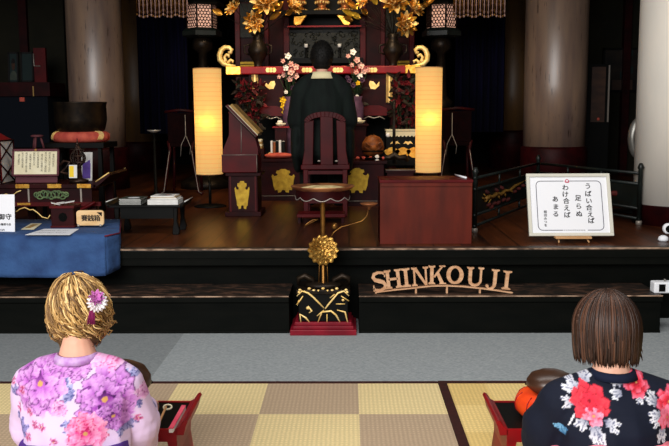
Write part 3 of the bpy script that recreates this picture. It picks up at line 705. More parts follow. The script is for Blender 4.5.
for k in range(620):
    ph = rr.uniform(-PI*1.3, PI*.3); hem = -.100+rr.uniform(-.02, .014)+.018*math.cos(ph+PI/2)*0
    th0 = rr.uniform(.02, .5); off = rr.uniform(0, .007); pts = []; N = 14; dr = rr.uniform(-.12, .12); sweep = rr.uniform(-.02, .14)
    fx_ = rr.uniform(-.004, .004)
    for i in range(N):
        s_ = i/(N-1)
        if s_ < .55:
            th = th0+(PI/2-th0)*(s_/.55); v = Vector((math.sin(th)*math.cos(ph+dr*s_)*(.094+off), math.sin(th)*math.sin(ph+dr*s_)*(.114+off), math.cos(th)*(.118+off)))
        else:
            q = (s_-.55)/.45; inn = 1-.10*q*q; v = Vector((math.cos(ph+dr*s_+sweep*q*.6)*(.094+off)*inn+fx_*q, math.sin(ph+dr*s_+sweep*q*.6)*(.114+off)*inn, hem*q))
        pts.append(H+Q@v)
    addcount(lambda: m.tube(pts, [.0028+.0022*math.sin(PI*min(1, .1+.88*(i/(N-1)))) if i < N-1 else .0006 for i in range(N)], 4, flat=.7))
for k in range(16):   # flick at the right of the hem
    ph = rr.uniform(-.5, .1); z0 = rr.uniform(-.03, -.08); pts = [H+Q@Vector((.099*math.cos(ph), .11*math.sin(ph), z0+.05)), H+Q@Vector((.104*math.cos(ph), .11*math.sin(ph), z0)), H+Q@Vector((.118*math.cos(ph), .11*math.sin(ph), z0-.03+rr.uniform(-.01, .01)))]
    addcount(lambda: m.tube(pts, [.003, .003, .0006], 4))
o = m.build('hair', B); hair_color(o, ((32, 19, 13), (62, 38, 26), (86, 56, 40)), 6, per)

# ================================================================== FOREGROUND DESKS
def sutra_desk(label, x0, x1, y0, y1, zt):
    t = thing('sutra_desk', label, 'desk', ((x0+x1)/2, (y0+y1)/2, .012)); hw = (x1-x0)/2; hd = (y1-y0)/2; z = zt-.012
    m = mb('black'); m.box(-hw+.03, hw-.03, -hd+.012, hd-.012, z-.018, z); m.build('desk_top', t, .002)
    for s in (-1, 1):
        m = mb('deskred'); prof = [(hw-.035, z-.02), (hw-.035, z+.004), (hw-.02, z+.012), (hw-.006, z+.034), (hw+.006, z+.04), (hw+.012, z+.03), (hw+.004, z+.012), (hw-.004, z-.02)]
        m.prism([(s*a, b) for a, b in prof][::s], -hd, hd); m.build('curled_end', t, .002)
        m = mb('deskred'); m.prism([(s*(hw-.06), 0), (s*(hw-.02), 0), (s*(hw-.035), z*.5), (s*(hw-.03), z-.02), (s*(hw-.075), z-.02), (s*(hw-.06), z*.5)][::s], -hd+.015, hd-.015); m.build('leg', t, .003)
    for y in (-hd, hd-.012):
        m = mb('deskred'); m.prism([(-hw+.03, z-.045), (-hw+.1, z-.045), (-hw+.14, z-.03), (hw-.14, z-.03), (hw-.1, z-.045), (hw-.03, z-.045), (hw-.03, z+.003), (-hw+.03, z+.003)], y, y+.012); m.build('apron', t)
    return t
zt = .235
x1 = atz(193, 406, zt+.03).x; sutra_desk('small red lacquer sutra desk with black top in front of the lavender yukata', x1-.62, x1, 3.05, 3.37, zt)
x0 = atz(491, 406, zt+.03).x; sutra_desk('small red lacquer sutra desk with black top in front of the navy yukata', x0, x0+.62, 3.05, 3.37, zt)
def mokugyo(lab, cat, X, Yy, z0, rx=.105, ct=.5, dz=.66, cush='orange', lab2='', c2=(0, 0), crx=.125):
    t = thing('cushion_ring', lab2, 'cushion', (X+c2[0], Yy+c2[1], z0))
    m = mb(cush, True)
    n = 32; RM_ = crx-.05; prof = [(RM_+.05*math.cos(a_)*1.0, .05+.05*math.sin(a_)) for a_ in [-PI/2+PI*i_/9 for i_ in range(10)]]+[(RM_*.5, .075), (.01, .06)]; ct = 1; _ = [(crx*.55, .0), (crx*.85, .004), (crx, .035), (crx*1.02, .06), (crx*.93, .095), (crx*.75, .115), (crx*.45, .118), (crx*.2, .108)]
    prof = [(a, b*ct) for a, b in prof]; m.lathe(prof, n=n); m.build('cushion_body', t)
    for k in range(10):
        m = mb('deskred', True)
        a = 2*PI*k/10; m.tube([(math.cos(a)*crx*r_*1.005, math.sin(a)*crx*r_*1.005, z*ct) for r_, z in ((.86, .012), (.97, .03), (1.0, .05), (.96, .075), (.8, .095))], .0025, 5)
        m.build('seam_cord', t)
    q = thing('wooden_fish_drum', lab, cat, (X, Yy, z0+.068)); q.scale = (1, 1, dz)
    m = mb('brownl', True); m.lathe([(rx*.35, .0), (rx*.8, .02), (rx*1.0, .055), (rx*.98, .085), (rx*.82, .118), (rx*.5, .138), (rx*.15, .146)], n=40, sy=.92); m.build('drum_body', q)
    m = mb('wallblack', True); m.tube([(math.cos(a)*rx*1.0, math.sin(a)*rx*.925, .052) for a in [PI*.5+(-1+2*i/20)*1.4 for i in range(21)]], .004, 6); m.build('slit', q)
    m = mb('brownl', True); m.tube([(-.03, -rx*.86, .03), (-.03, -rx*.97, .045), (.03, -rx*.97, .045), (.03, -rx*.86, .03)], .009, 8); m.build('handle', q)
    return q
xr_ = at(153, 385, 3.25).x
mokugyo('dark brown rounded wooden drum beside the lavender yukata', 'wooden drum', xr_-.125, 3.22, zt, .125, lab2='orange brocade cushion under the drum beside the lavender yukata', crx=.118, dz=1.0, ct=.5)
xo = at(551, 390, 3.25).x
mokugyo('dark brown rounded wooden drum beside the navy yukata', 'wooden drum', xo-.0, 3.26, zt, .094, lab2='orange red brocade cushion under the drum beside the navy yukata', c2=(-.01, -.06), crx=.138)
# beater and sutra book on the left desk
t = thing('drum_beater', 'wooden beater with pale rounded head lying on the left red desk', 'beater', (0, 0, 0))
a = atz(151, 440, zt+.02); b_ = atz(166, 407, zt+.05)
m = mb('lightwood', True); m.tube([a, a.lerp(b_, .5), b_], [.006, .005, .0045], 8); m.build('handle', t)
m = mb('booktan', True); d = (b_-a).normalized(); m.ell(a+d*.01, (.014, .014, .03), d.to_track_quat('Z', 'Y').to_matrix()); m.build('beater_end', t)
m = mb('cream', True); m.tube([b_+Vector((math.cos(q)*.016+.006, math.sin(q)*.01, .006*math.sin(q))) for q in [i*2*PI/12 for i in range(13)]], .0035, 6); m.build('loop', t)
t = thing('sutra_book', 'thin pink covered folding book on the left red desk', 'book', (0, 0, 0))
a = atz(184, 409, zt+.004); b_ = atz(171, 432, zt+.004); d = (b_-a); nrm = Vector((-d.y, d.x, 0)).normalized()*.028
m = mb('pink'); q = [a-nrm*.3, b_-nrm*.3, b_+nrm*.3, a+nrm*.3]; m.add([(p.x, p.y, p.z+.012) for p in q]+[(p.x, p.y, p.z+.016) for p in q], [(0,1,2,3), (7,6,5,4), (0,4,5,1), (1,5,6,2), (2,6,7,3), (3,7,4,0)]); m.build('cover', t)
m = mb('paper'); q = [a-nrm*.27, b_-nrm*.27, b_+nrm*.27, a+nrm*.27]; m.add([(p.x, p.y, p.z-.003) for p in q]+[(p.x, p.y, p.z+.0118) for p in q], [(0,1,2,3), (7,6,5,4), (0,4,5,1), (1,5,6,2), (2,6,7,3), (3,7,4,0)]); m.build('pages', t)
# ================================================================== ON THE STAGE EDGE
def rect(px0, py0, px1, py1, Y):      # x0,x1,z0,z1 of an upright rectangle standing at depth Y
    a = at(px0, py0, Y); b = at(px1, py1, Y); return a.x, b.x, b.z, a.z
def slab(m, px0, py0, px1, py1, Y, dy, z0=None):
    x0, x1, a, b = rect(px0, py0, px1, py1, Y); m.box(x0, x1, Y, Y+dy, a if z0 is None else z0, b); return m
PLATE = [(0,.14),(.16,.12),(.2,.02),(.5,.0),(.55,.1),(.7,.12),(.76,.3),(.9,.5),(1,.74),(.9,.8),(.72,.7),(.5,.69),(.42,.76),(.62,.82),(.6,.92),(.36,.93),(.22,1),(0,1)]
PLATEW = [(0,.12),(.14,.1),(.2,.02),(.46,.0),(.5,.12),(.72,.1),(.86,.3),(.9,.5),(1,.7),(.9,.78),(.78,.7),(.56,.72),(.46,.78),(.62,.84),(.56,.93),(.36,.94),(.2,1),(0,1)]
def plate(m, cx, z0, w, h, y, prof=PLATE, th=.006):
    pts = [(cx+a*w/2, z0+b*h) for a, b in prof]+[(cx-a*w/2, z0+b*h) for a, b in prof[::-1][1:-1]]
    m.prism(pts, y-th, y)

# --- letters
t = thing('letter_sign', 'arched row of pale wooden capital letters on the black step', 'sign')
y0 = YB+.08; hL = .125; sw = .022; th = .02
def S_(m, T):
    p = [(.042,.105),(.03,.118),(.0,.124),(-.028,.115),(-.036,.096),(-.024,.076),(.0,.066),(.026,.054),(.038,.034),(.028,.012),(.0,.002),(-.03,.008),(-.042,.024)]
    m.ribbon(p, [.012,.014,.016,.02,.022,.024,.026,.024,.022,.02,.016,.014,.012], 0, th, T); m.prism([(.036,.088),(.044,.088),(.046,.124),(.038,.124)], 0, th, T); m.prism([(-.046,.0),(-.038,.0),(-.036,.04),(-.044,.04)], 0, th, T)
def stem(m, T, x, w=.022, z0=0, z1=.125, ser=.017, top=True, bot=True):
    m.prism([(x-w/2, z0), (x+w/2, z0), (x+w/2, z1), (x-w/2, z1)], 0, th, T)
    if bot: m.prism([(x-w/2-ser, z0), (x+w/2+ser, z0), (x+w/2+ser, z0+.007), (x+w/2, z0+.014), (x-w/2, z0+.014), (x-w/2-ser, z0+.007)], -.0008, th+.0008, T)
    if top: m.prism([(x-w/2-ser, z1-.007), (x-w/2, z1-.014), (x+w/2, z1-.014), (x+w/2+ser, z1-.007), (x+w/2+ser, z1), (x-w/2-ser, z1)], -.0008, th+.0008, T)
def H_(m, T): stem(m, T, -.034, ser=.011); stem(m, T, .034, ser=.011); m.prism([(-.03,.056),(.03,.056),(.03,.069),(-.03,.069)], 0, th, T)
def I_(m, T): stem(m, T, 0)
def N_(m, T):
    stem(m, T, -.038, .012, ser=.012); stem(m, T, .038, .012, ser=.012, bot=False); m.prism([(-.046,.125),(-.022,.125),(.046,0),(.03,0)][::-1], .001, th-.001, T)
def K_(m, T):
    stem(m, T, -.034, ser=.011); m.prism([(-.024,.05),(-.014,.045),(.04,.12),(.028,.12)], 0, th, T); m.prism([(-.006,.072),(.024,.0),(.05,.0),(.01,.086)][::-1], .001, th-.001, T)
    m.prism([(.014,.118),(.054,.118),(.054,.125),(.014,.125)], 0, th, T); m.prism([(.016,0),(.06,0),(.06,.007),(.016,.007)], 0, th, T)
def O_(m, T): m.ribbon([(math.cos(a)*.043, .0625+math.sin(a)*.054) for a in [2*PI*i/28 for i in range(28)]], [.012+.014*abs(math.cos(2*PI*i/28)) for i in range(28)], 0, th, T, closed=True)
def U_(m, T):
    stem(m, T, -.034, .022, .035, ser=.011, bot=False); stem(m, T, .036, .013, .03, ser=.012, bot=False)
    m.ribbon([(-.034,.042),(-.03,.02),(-.016,.006),(.004,.003),(.022,.01),(.034,.026),(.036,.042)], [.022,.022,.02,.016,.014,.013,.013], .0005, th-.0005, T)
def J_(m, T):
    stem(m, T, .012, .022, .03, ser=.014, bot=False); m.ribbon([(.012,.04),(.01,.014),(-.002,-.004),(-.02,-.008),(-.034,.002)], [.022,.02,.015,.012,.01], .0005, th-.0005, T); m.prism([(-.044+.01*math.cos(a)*1.0+.008, .01+.01*math.sin(a)) for a in [2*PI*i/12 for i in range(12)]], 0, th, T)
LET = [('S', S_, 380.7, 290.8, -9), ('H', H_, 394.3, 288.3, -7), ('I', I_, 407, 287, -6), ('N', N_, 420.8, 285.8, -4), ('K', K_, 437, 284.3, 0), ('O', O_, 455, 284.3, 0), ('U', U_, 474.8, 286, 3), ('J', J_, 492.5, 288, 4), ('I', I_, 506, 289.6, 5)]
for nm, fn, px, py, rot in LET:
    p = at(px, py, y0); T = Matrix.Translation(p) @ Matrix.Rotation(math.radians(rot), 4, 'Y')
    m = mb('letter'); fn(m, T @ Matrix.Diagonal((.97, 1, .95, 1))); m.build('letter', t)
m = mb('letter')
arc = [(376, 291.5), (396, 289), (416, 287), (432, 285.2), (447, 285), (462, 285.7), (480, 287.5), (496, 289.6), (512, 292)]
P2 = [at(x, y+.8, y0) for x, y in arc]; m.ribbon([(p.x, p.z) for p in P2], .0075, y0-.004, y0+.024); m.build('arched_strip', t)
for x, y in arc[::2]:
    p = at(x, y, y0); m = mb('letter'); m.box(p.x-.006, p.x+.006, y0, y0+.018, ZST, p.z-.003); m.build('foot', t)

# --- framed calligraphy
t = thing('framed_calligraphy', 'white framed sheet of brushed Japanese writing leaning at the stage edge', 'framed sign')
a = at(529, 236.5, 5.86); b = at(613.5, 236.5, 5.86); Wf = b.x-a.x; Hf = .445; lean = math.radians(-21)
T0 = Matrix.Translation((a.x, 5.86, a.z)) @ Matrix.Rotation(lean, 4, 'X')
def fr_box(m, x0, x1, z0, z1, y0_, y1_): m.box(x0, x1, y0_, y1_, z0, z1, T0)
m = mb('frame'); fw = .022
fr_box(m, 0, Wf, 0, fw, -.018, .006); fr_box(m, 0, Wf, Hf-fw, Hf, -.018, .006); fr_box(m, 0, fw, fw, Hf-fw, -.018, .006); fr_box(m, Wf-fw, Wf, fw, Hf-fw, -.018, .006); m.build('frame', t, .002)
m = mb('white'); fr_box(m, fw, Wf-fw, fw, Hf-fw, -.006, .004); m.build('sheet', t)
m = mb('dkline'); bx0, bx1, bz0, bz1, rr_ = .066, Wf-.062, .042, Hf-.052, .03
pts = []
for cx_, cz_, s0 in ((bx1-rr_, bz1-rr_, 0), (bx0+rr_, bz1-rr_, 90), (bx0+rr_, bz0+rr_, 180), (bx1-rr_, bz0+rr_, 270)):
    for k in range(6): q = math.radians(s0+k*18); pts.append((cx_+rr_*math.cos(q), cz_+rr_*math.sin(q)))
full = []
for i in range(len(pts)):
    a_, b_ = pts[i], pts[(i+1) % len(pts)]; n = max(1, int(math.hypot(b_[0]-a_[0], b_[1]-a_[1])/.008))
    for k in range(n): full.append((a_[0]+(b_[0]-a_[0])*k/n, a_[1]+(b_[1]-a_[1])*k/n))
cx_ = Wf/2-.006
gaps = 0; started = False
for i in range(len(full)):
    p, q = full[i], full[(i+1) % len(full)]
    if (p[1] > bz1-.002 and abs(p[0]-cx_) < .022) or (p[1] < bz0+.002 and abs(p[0]-cx_-.03) < .085):
        if started and m.v: m.build('border_line', t); m = mb('dkline')
        started = True; continue
    m.ribbon([p, q], .0042, -.0075, -.006, T0)
m.build('border_line', t)
m = mb('pinkmark'); m.prism([(cx_+.016*math.cos(q)*(1-.1*math.sin(q)), bz1+.001+.014*math.sin(q)-.003*abs(math.cos(q))) for q in [2*PI*i/20 for i in range(20)]], -.0076, -.006, T0); m.use('white'); m.prism([(cx_+.008*math.cos(q), bz1+.001+.006*math.sin(q)) for q in [2*PI*i/14 for i in range(14)]], -.0082, -.0076, T0); m.build('seal', t)
def sgn(px, py):   # place on the sheet from the photo grid
    u = (px-523-(py-173)*.1)/84.5*Wf; v = (238-py)/65*Hf; return u, v
for col, size in (([], 0), ([('う',586.5,186.5),('ば',587,194.5),('い',588,202),('合',588.5,209),('え',590,216),('ば',591,222.5)], .046), ([('足',577,199),('ら',578,207.5),('ぬ',578.7,215.5)], .046), ([('わ',563.8,188),('け',564,195),('合',565.2,202),('え',566,209.3),('ば',566.7,216.5)], .046), ([('あ',554,200),('ま',554.9,208),('る',555.2,215.5)], .044), ([('相',544.5,213),('田',544.8,216.5),('み',545,220),('つ',545.3,223.5),('を',545.6,227)], .022)):
    if not col: continue
    m = mb('ink')
    for ch, px, py in col:
        u, v = sgn(px, py); put_text(m, ch, size, T0 @ Matrix.Translation((u, -.0065, v)) @ Matrix.Rotation(.06, 4, 'Y') @ FRONT, .0012 if size > .03 else .0006)
    m.build('calligraphy_column', t)
m = mb('ink')
for i in range(12):
    u_ = cx_+.03-.072+i*.0125; m.box(u_, u_+.008, -.0072, -.006, bz0-.003, bz0-.0018, T0); m.box(u_+.001, u_+.0072, -.0072, -.006, bz0+.001, bz0+.0024, T0); m.box(u_+.003, u_+.0044, -.0074, -.006, bz0-.004, bz0+.004, T0)
m.build('small_print', t)
t = thing('easel', 'small light wooden easel holding the framed calligraphy', 'easel')
m = mb('lightwood'); e0 = at(556, 238.5, 5.8); e1 = at(592, 238.5, 5.8); m.box(e0.x, e1.x, 5.80, 5.87, e0.z-.004, e0.z+.01); m.build('ledge', t, .002)
for px, dx in ((560, -.008), (588, .008)):
    p = at(px, 238.5, 5.82); m = mb('lightwood'); m.tube([(p.x+dx, 5.815, ZS+.006), (p.x, 5.855, p.z-.006), (p.x, 5.9, p.z-.002), (p.x-dx*2, 6.03, p.z+.3)], .006, 6); m.build('leg', t)
m = mb('lightwood'); p = at(574, 238, 5.9); m.tube([(p.x, 6.12, ZS+.003), (p.x, 5.98, p.z+.26)], .007, 6); m.build('leg', t)

# --- tall censer in the gap of the step
t = thing('incense_stand', 'tall bronze incense stand with wide dish, gold chrysanthemum and carved base on red plinth', 'incense stand')
Yc = 5.38; pl = at(290, 336, 5.27); pr = at(356.5, 336, 5.27); cx = (pl.x+pr.x)/2; hw = (pr.x-pl.x)/2
m = mb('plinthred'); m.box(cx-hw, cx+hw, 5.27, 5.27+2*hw*.8, .006, .042); m.box(cx-hw+.018, cx+hw-.018, 5.285, 5.25+2*hw*.8, .042, .062); m.box(cx-hw+.03, cx+hw-.03, 5.295, 5.24+2*hw*.8, .062, .085); m.build('plinth', t, .004)
bw_ = (at(350, 300, 5.31).x-at(297, 300, 5.31).x)/2; ztop = at(323, 290, 5.31).z
m = mb('black'); m.box(cx-bw_+.01, cx+bw_-.01, 5.315, 5.60, .085, ztop-.02); m.use('bronze'); m.box(cx-bw_-.004, cx+bw_+.004, 5.305, 5.61, ztop-.03, ztop); m.build('base_block', t, .006)
m = mb('goldpale')
def gl(px, py, dy=0): return at(px, py, 5.312+dy)
for pts in ([(297,296),(302,291),(308,293),(313,297),(318,302),(324,308)], [(299,300),(297,305),(303,296)], [(349,296),(344,291),(338,293),(333,299),(328,305),(325,309)], [(318,322),(322,312),(331,311),(336,315),(341,324)],
            [(337,310),(345,312),(348,324)], [(301,323),(300,314),(306,318),(310,323)], [(308,306),(312,311),(309,313)], [(313,323),(317,323)], [(327,324),(327,314)], [(336,304),(345,304)], [(341,296),(349,301)], [(303,325),(306,325)], [(317,316),(324,310)], [(330,298),(336,293)]):
    P_ = [gl(x, y, -.006+.004*math.sin(i*2)) for i, (x, y) in enumerate(pts)]; m.tube(P_, [.0065 if 0 < i < len(P_)-1 else .0035 for i in range(len(P_))], 6)
for k in range(11):
    x = 300+k*4.6; m.ell(gl(x, 290+1.5*math.sin(k*2.2)), (.011, .008, .008), nu=8, nv=6)
for x, y, s in ((308,308,.013), (299,292,.013), (347,292,.014), (343,300,.01)): m.ell(gl(x, y), (s, .01, s*.8), nu=10, nv=6)
m.build('gilt_figures', t)
m = mb('bronze', True)
for s in (-1, 1):
    m.tube([(cx+s*.05, 5.42, ztop+.0), (cx+s*.07, 5.42, ztop+.045), (cx+s*.12, 5.42, ztop+.07), (cx+s*.16, 5.42, ztop+.055), (cx+s*.165, 5.42, ztop+.012)], [.014, .02, .022, .018, .008], 8)
m.ell((cx, 5.42, ztop+.01), (.12, .08, .03)); m.build('scroll_feet', t)
zb = at(323, 196, Yc).z; zc = at(323, 249, Yc).z
m = mb('brass', True); m.lathe([(.018, ztop), (.02, ztop+.02), (.0125, ztop+.03), (.0125, zc), (.015, zc+.12), (.0155, zb-.03), (.02, zb-.01)], (cx, Yc, 0), 14); m.build('pole', t)
for s in (-1, 1):
    m = mb('brass', True); m.tube([(cx+s*.03, Yc, ztop+.02), (cx+s*.026, Yc, ztop+.1), (cx+s*.022, Yc, zc)], .003, 6); m.build('side_rod', t)
m = mb('brass', True); C = Vector((cx, Yc-.03, zc))
for n, L, off, wd in ((14, .098, 0, .052), (14, .082, .22, .046), (11, .06, .1, .04), (7, .036, 0, .03)):
    for k in range(n):
        a = 2*PI*k/n+off; m.use('gold') if 0 else m.use('brassgold'); m.petal(C+Vector((0, -(.1-L)*.35, 0)), (math.cos(a), 0, math.sin(a)), (0, -1, 0), L, wd, .16, .3, 1.7, .003)
m.ell(C+Vector((0, -.035, 0)), (.013, .012, .013)); m.build('chrysanthemum', t)
rz = at(323, 186, Yc).z; rw = (at(355, 186, Yc).x-at(291.5, 186, Yc).x)/2
m = mb('bowlbrown', True); m.lathe([(.03, zb-.005), (.09, zb+.0), (rw*.8, rz-.028), (rw, rz-.004), (rw*1.0, rz+.003), (rw*.93, rz+.002), (rw*.8, rz-.008), (.04, rz-.012)], (cx, Yc, 0), 40)
m.build('dish', t)
m = mb('ash', True); m.lathe([(.0, rz-.014), (rw*.78, rz-.012), (rw*.5, rz-.002), (.02, rz+.004)], (cx, Yc, 0), 30); m.build('ash_bed', t)
m = mb('silveredge', True); m2 = mb('darkred')
n = 64; P_ = []
for i in range(n+1):
    a = PI+PI*i/n; d = .062+.02*abs(math.sin(i*PI/n*5)); P_.append((cx+math.cos(a)*(rw-.03), Yc+math.sin(a)*(rw-.03), rz-d))
m.tube(P_, .0028, 5); m.build('scalloped_edge', t)
for i in range(n):
    a, b = P_[i], P_[i+1]; top = rz-.022; sc_ = .96
    m2.add([a, b, (b[0], b[1], top), (a[0], a[1], top)], [(0, 1, 2, 3)])
m2.build('valance', t)
# arm with little cup, bud, leaf
q = lambda px, py, dy=0: at(px, py, Yc-.02+dy)
m = mb('brass', True); m.tube([q(329, 240), q(334, 232), q(341, 227), q(352, 224), q(362, 221), q(367, 216), q(368.5, 208)], [.005, .0045, .004, .004, .004, .004, .004], 7); m.build('arm', t)
c = q(369, 205); m = mb('bowlbrown', True); m.lathe([(.006, -.03), (.012, -.014), (.045, .0), (.058, .012), (.05, .014), (.02, .006)], c, 24); m.build('cup', t)
m = mb('brass', True); m.ell(q(334.5, 226), (.019, .016, .024), Euler((0, .5, 0))); m.build('bud', t)
m = mb('brass'); m.petal(q(318, 219), (-.9, 0, -.35), (0, -.5, 1), .1, .022, -.15, .2, 1, .003); m.build('leaf', t)

# --- white bits at the right edge
t = thing('small_device', 'small white rounded device on the stage floor by the white pillar', 'device')
p = at(668, 228.5, 5.9); p2 = at(666, 238, 5.85); m = mb('white', True); m.T = Matrix.Translation((p.x, 5.9, p.z)) @ Matrix.Rotation(PI/2, 4, 'X'); m.lathe([(.02, -.02), (.034, -.018), (.038, 0), (.034, .018), (.03, .02)], (0, 0, 0), 24); m.build('head', t)
m = mb('wallblack', True); m.T = Matrix.Translation((p.x, 5.875, p.z)) @ Matrix.Rotation(PI/2, 4, 'X'); m.lathe([(.024, -.004), (.024, .006)], (0, 0, 0), 20); m.build('lens', t)
m = mb('white', True); m.lathe([(.03, ZS+.001), (.036, ZS+.012), (.03, ZS+.03), (.014, ZS+.04)], (p2.x, 5.9, 0), 20); m.build('foot', t)
t = thing('adapter_box', 'white plastic box with dark opening on the step at the right edge', 'box')
a = atz(654, 293.5, ZST); m = mb('white'); YX = a.y; h_ = at(655, 282.5, YX).z-ZST
m.box(a.x, a.x+.13, YX, YX+.08, ZST+.0, ZST+.0+h_*1.0); m.build('case', t, .008)
m = mb('wallblack'); m.box(a.x+.03, a.x+.07, YX-.003, YX+.0005, ZST+.012, ZST+h_-.012); m.build('opening', t)
m = mb('silver', True); m.tube([(a.x+.08, YX+.04, ZST+h_), (a.x+.08, YX+.04, ZST+h_+.015)], .008, 8); m.build('knob', t)

# ================================================================== LEFT TABLE
zt = .625; xL = -3.2; xR = atz(106, 235, zt).x; yf = 5.42; yb = 6.25
t = thing('low_bench', 'low dark bench under the blue cloth at the stage edge', 'bench')
m = mb('darkred'); e1 = atz(122, 219, zt); m.box(xL, e1.x-.012, yf+.22, yb-.01, zt-.03, zt-.004); m.build('bench_top', t)
for x in (xL+.05, e1.x-.1):
    for y in (yf+.24, yb-.08): m = mb('darkred'); m.box(x, x+.06, y, y+.06, ZS, zt-.03); m.build('leg', t)
xf_ = at(119.5, 235, 5.56).x
def xbd(y): return xR+(xf_-xR)*max(0, (y-yf)/(5.56-yf)) if y < 5.56 else xf_+(e1.x-xf_)*(y-5.56)/(yb-5.56)
e1 = atz(121, 219, zt); m = MB().use('blue', True); zb_ = at(50, 275, yf).z; nx = 90; rows = []
for j, (yy, zz) in enumerate([(yb, zt), (yf+.5, zt+.001), (5.56, zt+.001), (yf+.07, zt+.001), (yf+.03, zt+.001), (yf+.005, zt-.008)]+[(yf, zt-.02-(zt-.02-zb_)*k/10) for k in range(11)]):
    row = []
    for i in range(nx+1):
        x = xL+(xbd(yy)-xL)*i/nx; d = 0; dz = 0
        if j >= 5: k = (j-5)/11; d = -.012*k*(math.sin(x*9)+.6*math.sin(x*23+1))-.02*k; dz = -.012*k*math.sin(x*2.2)
        elif j > 0: dz = .003*math.sin(x*13+yy*9)
        row.append((x, yy+d, zz+dz))
    rows.append(row)
vs = [p for r_ in rows for p in r_]; fs = []
for j in range(len(rows)-1):
    for i in range(nx): a = j*(nx+1)+i; fs.append((a, a+1, a+nx+2, a+nx+1))
m.add(vs, fs)
# end drop on the right side, hanging in a fold
e1 = atz(122, 219, zt); vs = []; fs = []; ny = 14
xr2 = xR+.075
for j in range(8):
    k = j/7
    for i in range(ny+1):
        s_ = i/ny; y = yf+(5.575-yf)*s_*2 if s_ <= .5 else 5.575+(yb-5.575)*(s_-.5)*2; x = xbd(y)+.006*k*math.sin(s_*12); bot_ = zb_+.03*s_ if s_ <= .5 else ZS+.012; z = zt-(zt-bot_)*k
        vs.append((x, y, z))
for j in range(7):
    for i in range(ny): a = j*(ny+1)+i; fs.append((a+ny+1, a+ny+2, a+1, a))
m.add(vs, fs)
m.use('lining'); m.tube([(xbd(y_), y_, zt-.004) for y_ in (yf, yf+.07, 5.56, 5.8, yb)], .006, 6); m.use('blue')
o = m.build('tablecloth'); sd = o.modifiers.new('s', 'SOLIDIFY'); sd.thickness = .004
tag(o, 'blue cotton cloth hanging over the bench front at the left', 'tablecloth')
def flat_sheet(name, label, cat, pts, key, z, th=.0015):
    P_ = [atz(x, y, z) for x, y in pts]; n = len(P_); m = mb(key); m.add([(p.x, p.y, z) for p in P_]+[(p.x, p.y, z+th) for p in P_], [tuple(range(n)), tuple(range(2*n-1, n-1, -1))]+[(k, (k+1) % n, (k+1) % n+n, k+n) for k in range(n)])
    return m, P_
zz = zt+.009
m, P_ = flat_sheet('', '', '', [(25, 235), (70, 235), (79, 229), (44, 229)], 'white', zz); o = m.build('paper_sheet'); tag(o, 'large white paper lying flat on the blue cloth, nearest the edge', 'paper')
m = mb('ink')
for r_ in range(2):
    for i in range(12): p = atz(38+i*2.6-r_*2, 230.6+r_*2, zz+.002); put_text(m, '志納御守願受付一五〇〇円也'[i], .02, Matrix.Translation(p))
m.build('print', o)
m, P_ = flat_sheet('', '', '', [(21, 229.5), (34, 229.5), (42, 223.5), (31, 223.5)], 'cream', zz); o = m.build('paper_leaflet'); tag(o, 'small cream leaflet on the blue cloth behind the large white paper', 'leaflet')
m, _ = flat_sheet('', '', '', [(25, 228), (30, 228), (38, 224.4), (33, 224.4)], 'booktan', zz+.002); m.build('picture', o)
# price board at far left
t = thing('price_board', 'tall white card with black Japanese characters at the left edge of the blue cloth', 'sign')
x0, x1, a, b = rect(-24, 198, 15, 235, 5.56); T1 = Matrix.Translation((x0, 5.56, zt+.002)) @ Matrix.Rotation(-.1, 4, 'X'); hh = b-a+.005
m = mb('white'); m.box(0, x1-x0, 0, .006, 0, hh, T1); m.build('card', t)
m = mb('ink'); w_ = x1-x0
for i, ch in enumerate('の御守'): put_text(m, ch, .042, T1 @ Matrix.Translation((w_-.130+i*.045, -.001, hh*.40)) @ FRONT, .0012)
for i, ch in enumerate('各種授与品'): put_text(m, ch, .016, T1 @ Matrix.Translation((w_-.10+i*.017, -.001, hh*.21)) @ FRONT, .0005)
for i, ch in enumerate('一体五〇〇円'): put_text(m, ch, .015, T1 @ Matrix.Translation((w_-.155+i*.016, -.001, hh*.06)) @ FRONT, .0004)
m.build('writing', t)
# offertory box
t = thing('offertory_box', 'small dark red wooden box with white papers on top, on the blue cloth', 'box')
x0, x1, a, b = rect(50.5, 204, 74, 227.5, 5.75); m = mb('darkred'); z0 = zt+.008
m.box(x0, x1, 5.75, 5.9, z0, b-.03); m.use('red'); m.box(x0-.008, x1+.008, 5.742, 5.908, b-.03, b-.012); m.box(x0-.006, x1+.006, 5.744, 5.906, z0, z0+.012); m.build('box_body', t, .002)
m = mb('wallblack'); m.prism([(x0+.05+.03*math.cos(q)+.03, (a+b)/2-.01+.032*math.sin(q)) for q in [2*PI*i/8 for i in range(8)]], 5.747, 5.7502); m.build('opening', t)
for k, (u, w_, r_) in enumerate(((.0, .06, .35), (.05, .05, -.3), (.1, .06, .25))):
    m = mb('paper'); m.box(-w_/2, w_/2, -.035, .035, 0, .003, Matrix.Translation((x0+.02+u, 5.79, b-.003+.006*k)) @ Matrix.Rotation(r_, 4, 'Z') @ Matrix.Rotation(.25-.2*k, 4, 'Y')); m.build('paper_slip', t)
